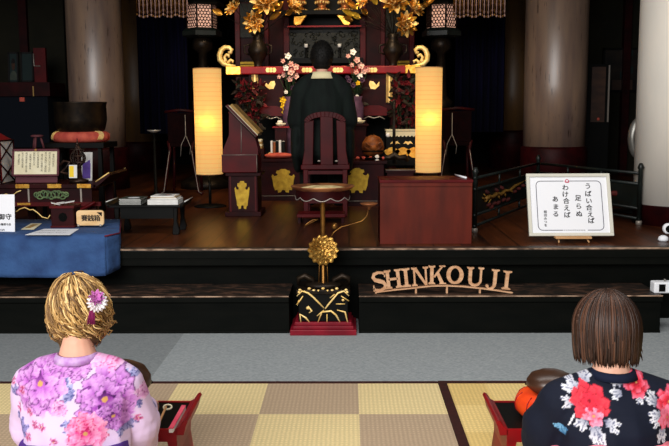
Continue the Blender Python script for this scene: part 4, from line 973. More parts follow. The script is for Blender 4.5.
# wooden offertory sign
t = thing('wooden_sign', 'small pale wooden plaque with three black characters on the blue cloth', 'sign')
x0, x1, a, b = rect(76, 210.5, 104, 225.5, 5.78); m = mb('signwood'); w_ = x1-x0; h_ = b-a; r_ = .02; pts = []
for cx_, cz_, s0 in ((x1-r_, b-r_, 0), (x0+r_, b-r_, 90), (x0+r_, a+r_, 180), (x1-r_, a+r_, 270)):
    for k in range(5): q = math.radians(s0+k*22.5); pts.append((cx_+r_*math.cos(q), cz_+r_*math.sin(q)))
m.prism(pts, 5.78, 5.8); m.build('plaque', t, .002)
m = mb('ink')
for i, ch in enumerate('賽銭箱'): put_text(m, ch, .046, Matrix.Translation((x0+w_*.3+i*.043, 5.7785, (a+b)/2-.004)) @ FRONT, .0012)
m.use('bronze'); m.prism([(x1-.045, b-.012), (x1-.012, b-.04), (x1-.01, b-.012)], 5.776, 5.7795); m.build('characters', t)
for px in (78.5, 100.5):
    p = at(px, 226, 5.78); m = mb('silveredge', True); m.ell((p.x, 5.79, zt+.018), (.011, .022, .011)); m.build('foot', t)

# red lacquer desk behind
t = thing('lacquer_desk', 'dark red lacquer desk with gilt fittings and curled end, behind the blue cloth', 'desk')
Yd = 6.45; x0, x1, a, b = rect(-40, 185, 96, 189, Yd); xd1 = x1; ztd = at(40, 184.5, Yd).z; ytb = 6.95
m = mb('darkred'); m.box(x0, x1, Yd, ytb, ztd-.03, ztd); m.build('desk_top', t, .003)
m = mb('darkred'); pr_ = [(x1-.02, ztd-.03), (x1+.03, ztd), (x1+.11, ztd+.07), (x1+.105, ztd+.09), (x1+.0, ztd+.02), (x1-.02, ztd)]
m.prism(pr_, Yd, ytb); m.use('goldpale'); m.tube([(x1+.0, Yd-.002, ztd+.02), (x1+.105, Yd-.002, ztd+.088)], .005, 6); m.tube([(x1-.01, ytb, ztd+.02), (x1+.1, ytb, ztd+.088)], .005, 6); m.build('curled_end', t)
for px in (22.5, 54.5, 84): 
    p = at(px, 186.5, Yd); m = mb('gold'); m.box(p.x-.052, p.x+.052, Yd-.004, Yd+.002, ztd-.027, ztd+.003); m.build('gilt_fitting', t)
m = mb('darkred'); m.box(x0, x1-.04, Yd+.02, Yd+.04, ztd-.14, ztd-.03); m.build('frieze', t)
m = mb('red'); m.box(x0, x1+.03, Yd+.0, Yd+.03, ztd-.165, ztd-.135); m.build('stretcher', t)
for px in (24,): p = at(px, 204, Yd); m = mb('gold'); m.box(p.x-.05, p.x+.05, Yd-.004, Yd+.001, p.z-.008, p.z+.008); m.build('gilt_fitting', t)
for px in (28, 80.5): p = at(px, 195, Yd); m = mb('footsilver'); m.box(p.x-.006, p.x+.006, Yd+.012, Yd+.02, ztd-.135, ztd-.03); m.build('divider', t)
m = mb('greencarve', True); 
for k in range(9):
    p = at(36+k*3.7, 195+.8*math.sin(k*2), Yd); rr_ = .028 if 0 < k < 8 else .018; m.tube([(p.x+rr_*math.cos(q), Yd+.012-.003*k % .004, p.z+rr_*.95*math.sin(q)) for q in [2*PI*i/14 for i in range(15)]], .006, 6); m.ell((p.x, Yd+.014, p.z), (.01, .006, .01), nu=8, nv=6)
m.build('green_carving', t)
m = mb('goldpale', True); m.tube([at(x, y, Yd-.0) for x, y in ((0, 196), (6, 194), (12, 196), (17, 192), (21, 190.5))], .004, 5); m.tube([at(x, y, Yd) for x, y in ((16, 212), (20, 209), (25, 207.5), (30, 210), (33, 209.5), (38, 213), (42, 217), (48, 218.5), (50, 215))], .005, 5); m.build('gilt_scroll', t)
for px in (8, 92): 
    p = at(px, 200, Yd); m = mb('darkred'); m.prism([(p.x-.02, ZS), (p.x+.07, ZS), (p.x+.03, ZS+.07), (p.x+.02, ztd-.16), (p.x-.05, ztd-.16)], Yd+.02, Yd+.06); m.build('leg', t, .003)
    m = mb('darkred'); m.box(p.x-.02, p.x+.04, ytb-.06, ytb-.02, ZS, ztd-.03); m.build('leg', t)
m = mb('red', True); m.tube([at(x, y, Yd-.05) for x, y in ((78, 214), (82, 209), (90, 205), (95, 202))], [.006, .014, .014, .01], 8); m.build('carved_foot', t)
# framed document on it
t = thing('framed_document', 'cream document of vertical writing in a dark red frame on the red desk', 'framed document')
x0, x1, a, b = rect(10.5, 147, 59, 174.5, 6.6); T2 = Matrix.Translation((x0, 6.6, ztd+.05)) @ Matrix.Rotation(-.2, 4, 'X'); w_ = x1-x0; h_ = b-a+.0
m = mb('frameplum'); 
for bx in ((0, w_, 0, .016), (0, w_, h_-.018, h_), (0, .016, 0, h_), (w_-.016, w_, 0, h_)): m.box(bx[0], bx[1], -.012, .008, bx[2], bx[3], T2)
m.build('frame', t, .002); m = mb('cream'); m.box(.014, w_-.014, -.004, .004, .014, h_-.016, T2); m.build('sheet', t)
m = mb('ink'); tx = '南無阿弥陀仏天上天下唯我独尊諸行無常是生滅法'; R2 = random.Random(3)
for c_ in range(10):
    for r_ in range(R2.randint(5, 9)):
        put_text(m, tx[R2.randrange(len(tx))], .018, T2 @ Matrix.Translation((w_-.045-c_*.030, -.0045, h_-.035-r_*.0175-(0 if c_ % 3 else .012))) @ FRONT)
m.use('brass'); m.prism([(w_/2+.01*math.cos(q), h_-.008+.008*math.sin(q)) for q in [2*PI*i/12 for i in range(12)]], -.014, -.012, T2)
m.build('writing', t)
m = mb('frameplum'); m.box(w_*.3, w_*.7, .02, .16, -.005, .0, T2); m.box(.02, w_-.02, .02, .03, -.045, .0, T2); m.build('stand', t)
# red lantern box far left
t = thing('lantern_box', 'red edged box lantern with white diamond latticed side at the left edge', 'lantern')
x0, x1, a, b = rect(-30, 131, 2, 172, 6.55); zb_ = ztd
m = mb('deskred'); m.box(x0, x1, 6.5, 6.55+.0, zb_, at(2.5, 141, 6.5).z); p3 = at(12, 138, 6.8)
T3 = None
A0 = Vector((x1, 6.5, 0)); A1 = Vector((at(11.5, 138, 6.8).x, 6.82, 0)); zt3 = at(2.5, 141, 6.5).z
xc_ = at(-14, 127, 6.66).x; zp_ = at(-4, 125.5, 6.66).z; m.add([(A0.x, A0.y, zt3), (A1.x, A1.y, zt3), (xc_, 6.66, zp_), (x0, 6.5, zt3), (x0+.07, 6.82, zt3)], [(0, 1, 2), (3, 0, 2), (1, 4, 2), (4, 3, 2), (0, 3, 4, 1)])
dA = (A1-A0)
def LP(u, v, off=0): q_ = A0+dA*u; n_ = Vector((dA.y, -dA.x, 0)).normalized(); return (q_.x+n_.x*off, q_.y+n_.y*off, zb_+(zt3-zb_)*v)
m.build('red_front', t)
m = mb('paper'); m.add([LP(0, 0), LP(1, 0), LP(1, 1), LP(0, 1), LP(0, 0, -.02), LP(1, 0, -.02), LP(1, 1, -.02), LP(0, 1, -.02)], [(0,1,2,3), (7,6,5,4), (0,4,5,1), (3,2,6,7), (0,3,7,4), (1,5,6,2)]); m.build('side_panel', t)
m = mb('darkred')
for l_ in ([(0,0),(1,.45),(1,.5)], [(0,.5),(1,1)], [(0,.5),(1,0)], [(0,1),(1,.5)], [(0,0),(0,1)], [(1,0),(1,1)], [(0,1),(1,1)], [(0,0),(1,0)]): m.tube([LP(u, v, .004) for u, v in l_], .006, 5)
m.build('lattice', t)
# ornament, pictures, tags
t = thing('filigree_ornament', 'dark openwork metal ornament shaped like a flame on the red desk', 'ornament')
c = at(77, 156, 6.6); m = mb('bronze2', True)
for k in range(9):
    a = 2*PI*k/9; pts = [(c.x+math.cos(a)*.05*(1+.2*math.sin(5*s_))*math.sin(PI*min(1, s_+.05)), 6.62+math.sin(a)*.03, c.z-.09+.18*s_) for s_ in [i/10 for i in range(11)]]; m.tube(pts, .006, 5)
for z_ in (-.05, 0, .05): m.tube([(c.x+.052*math.cos(q), 6.62+.03*math.sin(q), c.z+z_) for q in [2*PI*i/16 for i in range(17)]], .006, 5)
m.ell((c.x, 6.62, c.z+.09), (.014, .014, .018)); m.tube([(c.x, 6.62, c.z+.09), (c.x, 6.62, c.z+.135)], [.006, .003], 6); m.build('openwork', t)
m = mb('bronze2', True); m.lathe([(.07, ztd+.002), (.075, ztd+.02), (.03, ztd+.035), (.02, c.z-.08)], (c.x, 6.62, 0), 20); m.build('foot', t)
m = mb('bronze2', True); m.tube([at(x, y, 6.6) for x, y in ((60, 166), (64, 161), (70, 162), (66, 168), (61, 172), (68, 174))], .012, 6); m.build('coil', t)
def leaning_card(name, label, cat, px0, py0, px1, py1, Y, key, pic=None, lean=-.18):
    t = thing(name, label, cat); x0, x1, a, b = rect(px0, py0, px1, py1, Y); T_ = Matrix.Translation((x0, Y, a)) @ Matrix.Rotation(lean, 4, 'X')
    m = mb(key); m.box(0, x1-x0, 0, .01, 0, b-a, T_); m.build('card', t)
    if pic: m = mb(pic[0]); w_ = x1-x0; h_ = b-a; m.box(w_*pic[1], w_*pic[2], -.002, 0, h_*pic[3], h_*pic[4], T_); m.build('picture', t)
    return t, T_, x1-x0, b-a
t, T_, w_, h_ = leaning_card('picture_card', 'white card with a purple picture standing on the red desk', 'card', 80, 152, 92, 182, 6.8, 'paper', ('purple', .1, .85, .12, .62))
m = mb('purple'); m.prism([(w_*.12, h_*.6), (w_*.8, h_*.6), (w_*.8, h_*.75)], -.0022, 0, T_); m.build('picture', t)
leaning_card('yellow_tag', 'small yellow and white tag beside the openwork ornament', 'tag', 68.5, 165, 77, 178, 6.5, 'paper', ('yellow', .05, .6, .08, .92), -.1)
# ---- small black desk with books
t = thing('book_desk', 'low black lacquer desk with pale curled ends carrying piles of books', 'desk')
yn = 6.25; zbk = at(145, 205.5, yn).z; x0 = at(107, 205, yn).x; x1 = at(182, 205, yn).x; yf_ = 6.62
m = mb('black'); m.box(x0, x1, yn, yf_, zbk-.016, zbk); m.build('desk_top', t, .002)
m = mb('black'); m.box(x0+.09, x1-.07, yn+.02, yn+.035, zbk-.1, zbk-.016); m.build('apron', t)
for s, xx_ in ((-1, x0), (1, x1)):
    m = mb('black'); m.prism([(xx_-s*.01, zbk-.016), (xx_+s*.016, zbk+.018), (xx_+s*.012, zbk+.024), (xx_-s*.018, zbk)][::-s], yn, yf_); m.use('whiteedge'); m.tube([(xx_+s*.014, yn+.03, zbk+.024), (xx_+s*.014, yf_-.02, zbk+.024)], .0045, 6); m.build('curled_end', t)
for s, xx_ in ((-1, x0+.06), (1, x1-.06)):
    for y_ in (yn+.03, yf_-.07):
        m = mb('black'); m.prism([(xx_-.022, ZS), (xx_+.022, ZS), (xx_+.03, ZS+.03), (xx_+.012, ZS+.1), (xx_+.02, zbk-.014), (xx_-.02, zbk-.014), (xx_-.012, ZS+.1), (xx_-.022, ZS+.03)], y_, y_+.04); m.build('leg', t, .004)
def book(label, group, px0, px1, ybk, d, z, h, cover, cat='book', rz=0, picture=None):
    x0 = at(px0, 203, ybk).x; x1 = at(px1, 203, ybk).x; t = thing('book', label, cat, ((x0+x1)/2, ybk+d/2, z), rz, group); w_ = x1-x0
    m = mb(cover); m.box(-w_/2, w_/2, -d/2, d/2, h-.0022, h); m.box(-w_/2, w_/2, -d/2, d/2, 0, .0022); m.box(-w_/2, -w_/2+.0022, -d/2, d/2, .0022, h-.0022); m.build('cover', t)
    m = mb('paper'); m.box(-w_/2+.003, w_/2-.0015, -d/2+.0015, d/2-.0015, .0022, h-.0022); m.build('pages', t)
    if picture:
        m = mb(picture[0], True); m.ell((picture[1]*w_, picture[2]*d, h), (picture[3]*w_, picture[4]*d, .0012)); m.build('cover_picture', t)
        if picture[0] == 'photodark': m = mb('salmon', True); m.ell(((picture[1]+.1)*w_, picture[2]*d, h+.0006), (.1*w_, .1*d, .0012)); m.build('cover_picture', t)
    return t
zz = zbk+.001; hb = (at(128, 198, yn+.06).z-at(128, 204, yn+.06).z)
R3 = random.Random(9)
for k in range(5):
    book(['lowest', 'second lowest', 'middle', 'second highest', 'topmost'][k]+' dark green book in the left pile on the black desk', None, 119, 141, yn+.05, .2, zz+k*hb/5, hb/5-.0006, 'greybook', rz=R3.uniform(-.03, .03), picture=('white', .05, -.05, .28, .22) if k == 4 else None)
hb2 = at(160, 200, yn+.05).z-at(160, 205, yn+.05).z
for k in range(2):
    book(['lower', 'upper'][k]+' wide white book at the bottom of the right pile on the black desk', None, 147.5, 178, yn+.04, .2, zz+k*hb2/2, hb2/2-.0006, 'whitec')
for k in range(3):
    book(['white book just above the wide white books in the right pile', 'tan edged book beneath the top of the right pile', 'topmost white book with a round dark picture in the right pile'][k], None, 150.5+k*.3, 177-k, yn+.08, .17, zz+hb2+k*.008, .0075, ['whitec', 'booktan', 'whitec'][k], rz=R3.uniform(-.05, .02), picture=('photodark', 0, 0, .3, .26) if k == 2 else None)
# ================================================================== LANTERNS, LECTERN, PODIUM
AX = at(322, 70, 9.4).x      # axis of the altar
def paper_lamp(label, pxl, pxr, pyt, pyb, Y, zfoot, hot):
    cx = (at(pxl, pyt, Y).x+at(pxr, pyt, Y).x)/2; r = (at(pxr, pyt, Y).x-at(pxl, pyt, Y).x)/2; zt_ = at(pxl, pyt, Y-r).z; zb_ = at(pxl, pyb, Y-r).z
    t = thing('floor_lamp', label, 'lamp', (cx, Y, zfoot)); o = -zfoot
    m = mb('shade', True); n = 48; vs = []; fs = []; N = 24
    for j in range(N+1):
        z = zb_+(zt_-zb_)*j/N
        for i in range(n): a = 2*PI*i/n; rr_ = r*(1-.04*(1-j/N)); vs.append((rr_*math.cos(a), rr_*math.sin(a), z+o))
    for j in range(N):
        for i in range(n): fs.append((j*n+i, j*n+(i+1) % n, (j+1)*n+(i+1) % n, (j+1)*n+i))
    m.add(vs, fs); m.build('lamp_shade', t)
    m = mb('lightwood', True)
    m.tube([(r*math.cos(2*PI*i/32), r*math.sin(2*PI*i/32), zt_+o) for i in range(33)], .004, 6); m.tube([(r*.96*math.cos(2*PI*i/32), r*.96*math.sin(2*PI*i/32), zb_+o) for i in range(33)], .004, 6); m.build('rim', t)
    m = mb('black', True); m.lathe([(.014, .02), (.012, zb_+o-.02)], n=12); m.tube([(-r*.95, 0, zb_+o), (r*.95, 0, zb_+o)], .004, 6); m.tube([(0, 0, zb_+o-.02), (0, 0, hot+o-.06)], .006, 6); m.build('stem', t)
    m = mb('black', True); m.lathe([(.15, 0), (.155, .008), (.13, .018), (.02, .03)], n=32); m.build('base', t)
    m = mb('bulb', True); m.ell((.0, -r*.6, hot+o), (.028, .028, .036)); m.build('bulb', t)
    l = bpy.data.lights.new('lamp_glow', 'POINT'); l.energy = LAMP_E; l.color = (1, .66, .2); l.shadow_soft_size = .03; lo = bpy.data.objects.new('lamp_glow', l); COL.objects.link(lo); lo.location = (cx, Y-r*.6, hot)
    return t
LAMP_E = 5
paper_lamp('tall round lit paper lamp left of the seated priest', 193, 221, 68, 175, 8.2, ZS, at(208, 122, 8.1).z)
paper_lamp('tall round lit paper lamp standing behind the brown podium', 415.5, 442.5, 67, 173, 8.2, ZS, at(429, 119, 8.1).z)

# lectern with open book
t = thing('lectern', 'dark red lacquer lectern with brass plate and tilted reading board, beside the left paper lamp', 'lectern')
Y = 7.42; x0, x1, a, b = rect(228, 176, 258, 213, Y); D = .34
m = mb('darkred'); m.box(x0, x1, Y, Y+D, ZS+.03, b); m.build('body', t, .004)
m = mb('darkred'); m.box(x0-.03, x1+.03, Y-.03, Y+D+.03, ZS, ZS+.04); m.build('base_moulding', t, .004)
m = mb('darkred'); m.box(x0-.02, x1+.03, Y-.02, Y+D+.02, b, b+.025); m.build('cornice', t, .003)
xa, xb, c0, c1 = rect(221.5, 155, 257, 172.5, Y-.02); m = mb('red'); m.box(xa, xb, Y-.02, Y+D+.02, c0, c1); m.build('upper_box', t, .004)
m = mb('whitish' if 'whitish' in M else 'footsilver'); e_ = .0025
for (p, q_) in (((xa, c1), (xb, c1)), ((xb, c0), (xb, c1))): m.tube([(p[0], Y-.024, p[1]), (q_[0], Y-.024, q_[1])], e_, 5)
m.build('edge_line', t)
m = mb('goldplate'); x_, xx_, g0, g1 = rect(234.5, 181, 250, 209, Y); plate(m, (x_+xx_)/2, g0, xx_-x_, g1-g0, Y-.001); m.build('brass_plate', t)
for px in (230.5, 255.5): m = mb('red'); p = at(px, 190, Y); m.box(p.x-.006, p.x+.006, Y-.006, Y, ZS+.04, b); m.build('corner_bead', t)
m = mb('red'); q_ = lambda px, py: (at(px, py, Y+.05).x, at(px, py, Y+.05).z)
m.prism([q_(223, 155), q_(258, 155), q_(258, 149), q_(255, 138), q_(229, 111), q_(229, 135), q_(223, 150)], Y+.05, Y+.08); m.prism([q_(223, 155), q_(258, 155), q_(258, 149), q_(255, 138), q_(229, 111), q_(229, 135), q_(223, 150)], Y+.24, Y+.27); m.build('side_bracket', t)
m = mb('footsilver', True); m.tube([(at(240.5, 120, Y).x, Y+.045, at(240.5, 124, Y).z), (at(240.5, 150, Y).x, Y+.045, at(240.5, 153, Y).z)], .003, 5); m.build('upright_line', t)
p0 = Vector((at(226, 106, Y).x, 0, at(226, 106, Y).z)); p1 = Vector((at(256, 137, Y).x, 0, at(256, 137, Y).z)); d = (p1-p0).normalized(); nn = Vector((-d.z, 0, d.x));  nn = nn if nn.z > 0 else -nn
m = mb('red'); L_ = (p1-p0).length; A_ = [p0, p1, p1+nn*.018, p0+nn*.018]; m.prism([(p.x, p.z) for p in A_], Y-.02, Y+.34); m.use('footsilver'); m.tube([(p0.x, Y-.022, p0.z), (p1.x, Y-.022, p1.z)], .003, 5); m.build('reading_board', t)
t = thing('open_book', 'open book with tan pages lying on the tilted reading board of the lectern', 'book')
A_ = [p0+nn*.02+d*.02, p1+nn*.02-d*.005, p1+nn*.05-d*.005, p0+nn*.05+d*.02]; m = mb('booktan'); m.prism([(p.x, p.z) for p in A_], Y, Y+.32); m.build('pages', t, .004)
m = mb('cream'); A_ = [p0+nn*.019+d*.015, p1+nn*.019, p1+nn*.024, p0+nn*.024+d*.015]; m.prism([(p.x, p.z) for p in A_], Y-.005, Y+.325); m.build('cover', t)

# podium in front right
t = thing('podium', 'plain reddish brown wooden podium on the stage beside the incense dish', 'podium')
Y = 5.80; x0, x1, a, b = rect(380, 180, 472.5, 247, Y)
x0 = at(380, 210, Y).x; x1 = at(472, 210, Y).x; D = .36
m = mb('woodbrown'); m.box(x0, x1, Y, Y+.02, ZS, b-.012); m.build('front_panel', t, .002)
for xx_ in (x0, x1-.02): m = mb('darkred'); m.box(xx_, xx_+.02, Y+.02, Y+D, ZS, b-.012); m.build('side_panel', t, .002)
m = mb('red'); m.box(x0-.004, x1+.004, Y-.01, Y+D, b-.02, b); m.build('top', t, .003)
m = mb('woodbrown'); m.box(x0, x1, Y-.006, Y, b-.045, b-.02); m.build('top_rail', t, .002)
t = thing('white_baton', 'small white stick lying at the right end of the podium top', 'stick')
m = mb('white'); p = at(464, 172, 6.0); m.tube([(x1-.035, Y+.06, b+.008), (x1-.075, Y+.33, b+.008)], .0075, 6); m.build('stick', t)

# side desks behind, with brass plates
def plate_desk(label, px0, px1, pyt, pyb, Y, gp, prof, D=.5):
    t = thing('side_desk', label, 'desk'); x0, x1, a, b = rect(px0, pyt, px1, pyb, Y)
    m = mb('darkred'); m.box(x0, x1, Y, Y+D, ZS+.05, b-.03); m.build('body', t, .004)
    m = mb('darkred'); m.box(x0-.03, x1+.03, Y-.02, Y+D+.02, b-.03, b); m.build('desk_top', t, .004)
    m = mb('darkred'); m.box(x0-.015, x1+.015, Y-.015, Y+D+.01, ZS, ZS+.05); m.use('footsilver'); m.tube([(x0-.015, Y-.016, ZS+.05), (x1+.015, Y-.016, ZS+.05)], .002, 5); m.build('base_moulding', t, .003)
    m = mb('goldplate'); u0, u1, v0, v1 = rect(*gp, Y); plate(m, (u0+u1)/2, v0, u1-u0, v1-v0, Y-.001, prof); m.build('brass_plate', t)
    return t, x0, x1, b
tL, lx0, lx1, lz = plate_desk('low dark red desk with wide brass plate between the lectern and the priest', 259, 302, 159, 200, 8.75, (271.5, 169, 295, 192.5), PLATEW, .33)
tR, rx0, rx1, rz_ = plate_desk('low dark red desk with brass plate under the carved fish drum, right of the priest', 338, 384, 161, 205, 8.2, (345, 168, 369, 193), PLATEW)
# things on the left side desk
zt = lz+.001
t = thing('cushion', 'small pinkish red cushion on the low desk left of the priest', 'cushion'); c = at(279, 156.5, 8.85); m = mb('salmon', True); m.ell((c.x, 8.82, zt+.03), (.15, .07, .03)); m.build('pad', t)
m = mb('goldpale', True); m.tube([(c.x-.11, 8.83, zt+.03), (c.x-.1, 8.82, zt+.055), (c.x-.09, 8.86, zt+.06)], .006, 5); m.build('tassel', t)
xs = 271
for k, (w_, col, hgt, lab) in enumerate(((2.2, 'whitec', 12, 'slim white backed book, leftmost in the short row behind the red cushion'), (3.0, 'carve', 11, 'brown book beside the slim white backed book behind the red cushion'), (3.0, 'black', 12, 'black book in the middle of the short row behind the red cushion'), (2.6, 'whitec', 12.5, 'second white backed book in the short row behind the red cushion'), (3.6, 'black', 11.5, 'last dark book at the priest end of the short row'))):
    p = at(xs, 155, 8.94); p2 = at(xs+w_-.3, 155, 8.94); t = thing('book', lab, 'book'); h_ = hgt/95*1.0+.05
    m = mb(col); m.box(p.x, p2.x, 8.90, 8.98, zt, zt+h_); m.build('cover', t, .002); m = mb('paper'); m.box(p.x+.002, p2.x-.002, 8.905, 8.985, zt+.002, zt+h_+.001); m.build('pages', t); xs += w_
for k in range(4):
    a_ = at(247+k*.3, 147-k*2.3, 8.85); b_ = at(262-k*.2, 147-k*2.3, 8.85); t = thing('paper_bundle', ['lowest', 'second', 'third', 'topmost'][k]+' pale paper bundle in the small pile behind the lectern', 'papers')
    zq = lz+.10+k*.024; m = mb('cream' if k % 2 else 'booktan'); m.box(a_.x, b_.x, 8.85, 9.0, zq, zq+.0225); m.build('sheets', t, .003)
    m = mb('paper'); m.box(a_.x+.06, a_.x+.075, 8.849, 9.001, zq-.0002, zq+.0227); m.build('band', t)
t = thing('book_stand', 'small dark box under the pile of paper bundles behind the lectern', 'box'); a_ = at(246, 150, 8.85); b_ = at(263, 150, 8.85); m = mb('darkred'); m.box(max(a_.x, lx0-.02), b_.x+.01, 8.84, 9.02, zt, lz+.099); m.build('box_body', t, .002); m = mb('footsilver'); m.box(a_.x+.04, b_.x-.06, 8.838, 8.84, zt+.03, zt+.06); m.build('plate', t)
# right side desk: carved fish drum, bell
t = thing('carved_fish_drum', 'carved golden brown wooden fish drum on the low desk right of the priest', 'wooden drum')
c = at(373, 147, 8.35); rr_ = (at(385, 147, 8.35).x-at(362, 147, 8.35).x)/2; zt = rz_+.001
m = mb('carve', True); m.lathe([(rr_*.3, 0), (rr_*.85, .03), (rr_, .085), (rr_*.93, .135), (rr_*.6, .19), (rr_*.15, .21)], (c.x, 8.38, zt+.03), 32, sy=.85); m.build('drum_body', t)
m = mb('black', True); m.tube([(c.x+math.cos(a)*rr_*.98, 8.38+math.sin(a)*rr_*.84, zt+.085) for a in [PI*1.5+(-1+2*i/16)*1.2 for i in range(17)]], .007, 6); m.build('mouth_slit', t)
m = mb('carve', True)
for s in (-1, 1): m.tube([(c.x+s*.03, 8.38-rr_*.8, zt+.13), (c.x+s*.07, 8.38-rr_*.8, zt+.17), (c.x+s*.085, 8.38-rr_*.62, zt+.13), (c.x+s*.04, 8.38-rr_*.84, zt+.1)], .010, 6)
m.ell((c.x, 8.38-rr_*.8, zt+.12), (.03, .02, .025)); m.build('carving', t)
t = thing('drum_cushion', 'thin maroon cushion beneath the carved fish drum', 'cushion'); m = mb('maroon', True); m.ell((c.x, 8.38, zt+.018), (rr_*1.35, rr_*1.1, .018)); m.build('pad', t)
m = mb('salmon', True)
for px in (358, 364, 371, 384): p = at(px, 154, 8.2); m.ell((p.x, 8.3, zt+.02), (.02, .02, .016))
m.build('tufts', t)
# ================================================================== PRIEST ON HIS CHAIR
t = thing('red_chair', 'dark red lacquered chair with slatted arched back under the seated priest', 'chair')
Y = 7.32; q_ = lambda px, py, y_=Y: (at(px, py, y_).x, at(px, py, y_).z)
x0, zs_ = q_(302, 165); x1, _ = q_(348.5, 165); _, zt_ = q_(325, 113); cxx = (x0+x1)/2; hw = (x1-x0)/2
for s, nm in ((-1, 'back_post'), (1, 'back_post')):
    m = mb('chairred'); m.prism([(cxx+s*hw, zs_), (cxx+s*.105, zs_), (cxx+s*.095, zt_-.06), (cxx+s*.175, zt_-.08), (cxx+s*.175, zt_-.15), (cxx+s*(hw-.02), zs_+.12)][::s], Y, Y+.035); m.build(nm, t, .004)
m = mb('chairred'); arc = [(cxx+.155*math.cos(a), zt_-.075+.065*math.sin(a)) for a in [PI*i/14 for i in range(15)]]; m.ribbon(arc, .045, Y-.002, Y+.037); m.build('top_rail', t, .003)
for px0_, px1_ in ((320.5, 333),): m = mb('chairred'); a_, b_ = q_(px0_, 150)[0], q_(px1_, 150)[0]; m.box(a_, b_, Y+.002, Y+.03, zs_, zt_-.03); m.build('back_splat', t, .003)
for px in (): m = mb('chairred'); a_ = q_(px, 150)[0]; m.box(a_-.012, a_+.012, Y+.002, Y+.03, zs_, zt_-.05); m.build('back_slat', t, .003)
for px in (319, 336.5): m = mb('footsilver', True); p = at(px, 161, Y); m.ell((p.x, Y-.003, p.z), (.014, .006, .008)); m.build('metal_stud', t)
m = mb('chairred'); m.box(cxx-hw-.01, cxx+hw+.01, Y-.01, Y+.44, zs_-.04, zs_); m.build('seat', t, .006)
for s in (-1, 1):
    for y_ in (Y+.0, Y+.38): m = mb('chairred'); m.box(cxx+s*(hw-.03)-.02, cxx+s*(hw-.03)+.02, y_, y_+.04, ZS, zs_-.04); m.build('leg', t, .004)
    m = mb('chairred'); m.box(cxx+s*(hw-.03)-.012, cxx+s*(hw-.03)+.012, Y+.04, Y+.38, ZS+.1, ZS+.13); m.build('stretcher', t)
for z_ in (zs_-.08, ZS+.12): m = mb('chairred'); m.box(cxx-hw+.05, cxx+hw-.05, Y+.008, Y+.03, z_, z_+.03); m.build('stretcher', t)
t = thing('footboard', 'low dark red board on the floor behind the chair, below the incense dish', 'board')
for k, (y0_, y1_, z0_, z1_) in enumerate(((211, 216, 0, .02), (204, 208, .05, .075))):
    pass
x0_, x1_ = at(297, 213, 6.95).x, at(345, 213, 6.95).x
m = mb('red'); m.box(x0_, x1_, 6.9, 7.15, ZS+.05, ZS+.075); m.build('top_board', t, .003)
for s in (x0_+.01, x1_-.03): m = mb('darkred'); m.box(s, s+.02, 6.92, 7.13, ZS, ZS+.05); m.build('foot', t)
Cp = thing('person', 'person in black robe with pale collar seated on the red chair facing the altar', 'person', (at(322, 100, 7.55).x, 7.55, ZS)); zs_l = zs_-ZS
hd_c = at(321.5, 58, 7.6).z-ZS
TK = (at(322, 69.5, 7.55).z-ZS-zs_l)/.65
JC = dict(hip=(0, 0, zs_l+.12), hj=(.09, .05, zs_l+.1), kn=(.12, .42, zs_l+.06), an=(.11, .44, .09), toe=(.11, .56, .05), chest=(0, .02, zs_l+.42*TK), sh=(.185, .02, zs_l+.56*TK), el=(.23, .08, zs_l+.28*TK), wr=(.1, .34, zs_l+.24*TK), hd=(-.3, 1, 0), neck=(0, .02, zs_l+.64*TK), head=(0, .05, hd_c), headrot=(-.2, 0, 0), hr=(.088, .105, .13), curl=.6)
body_mesh(Cp, JC)
m = mb('robe'); z_ = zs_l
chain(m, [(0, .04, z_+.12), (0, .0, z_+.28*TK), (0, .01, z_+.45*TK), (0, .02, z_+.555*TK)], [(.2, .18, .12), (.19, .14, .1), (.2, .13, .1), (.15, .1, .065)], .22)
for s in (-1, 1):
    chain(m, [(s*.06, .02, z_+.60*TK), (s*.13, .02, z_+.565*TK), (s*.185, .03, z_+.50*TK), (s*.225, .07, z_+.3*TK), (s*.16, .28, z_+.25*TK)], [.05, .065, .085, .09, .07], .22)
    chain(m, [(s*.23, .08, z_+.25), (s*.24, .12, z_+.1), (s*.23, .2, z_+.0)], [(.055, .1, .1), (.045, .13, .1), (.04, .13, .1)], .25)
    chain(m, [(s*.09, .05, z_+.12), (s*.13, .40, z_+.08), (s*.13, .42, .12)], [.13, .11, .09], .25)
remesh(m, .011, 'robe', Cp, 6)
m = mb('collar', True); n = 30; vs = []; fs = []
for i in range(n+1):
    a = PI*1.5+(i/n-.5)*PI*1.5; w_ = .085
    for k, (dr, dz) in enumerate(((.03, -.045), (.0, .012), (-.008, .012), (.018, -.05))):
        vs.append(((w_+dr*1.2)*math.cos(a), .03+(w_*.9+dr)*math.sin(a), zs_l+.625*TK+dz-.05*max(0, math.sin(a))))
for i in range(n):
    for k in range(4): a = i*4+k; b = i*4+(k+1) % 4; fs.append((a, b, b+4, a+4))
m.add(vs, fs); m.build('collar', Cp)
m = mb('blackhair', True); H = Vector(JC['head']); m.ell(H+Vector((0, -.012, .018)), (.1, .115, .135), Euler((-.2, 0, 0)), nu=24, nv=16); m.ell(H+Vector((0, -.035, -.05)), (.084, .075, .06)); 
rr = random.Random(2)
for k in range(260):
    ph = rr.uniform(PI, 2*PI) if k % 3 else rr.uniform(0, 2*PI); th = rr.uniform(0, 1.75); v = Vector((math.sin(th)*math.cos(ph)*.101, math.sin(th)*math.sin(ph)*.116, math.cos(th)*.136)); p = H+Vector((0, -.012, .018))+v
    m.tube([p*1.0, p+v.normalized()*.006+Vector((0, 0, -.014))], [.004, .001], 4)
m.build('hair', Cp)

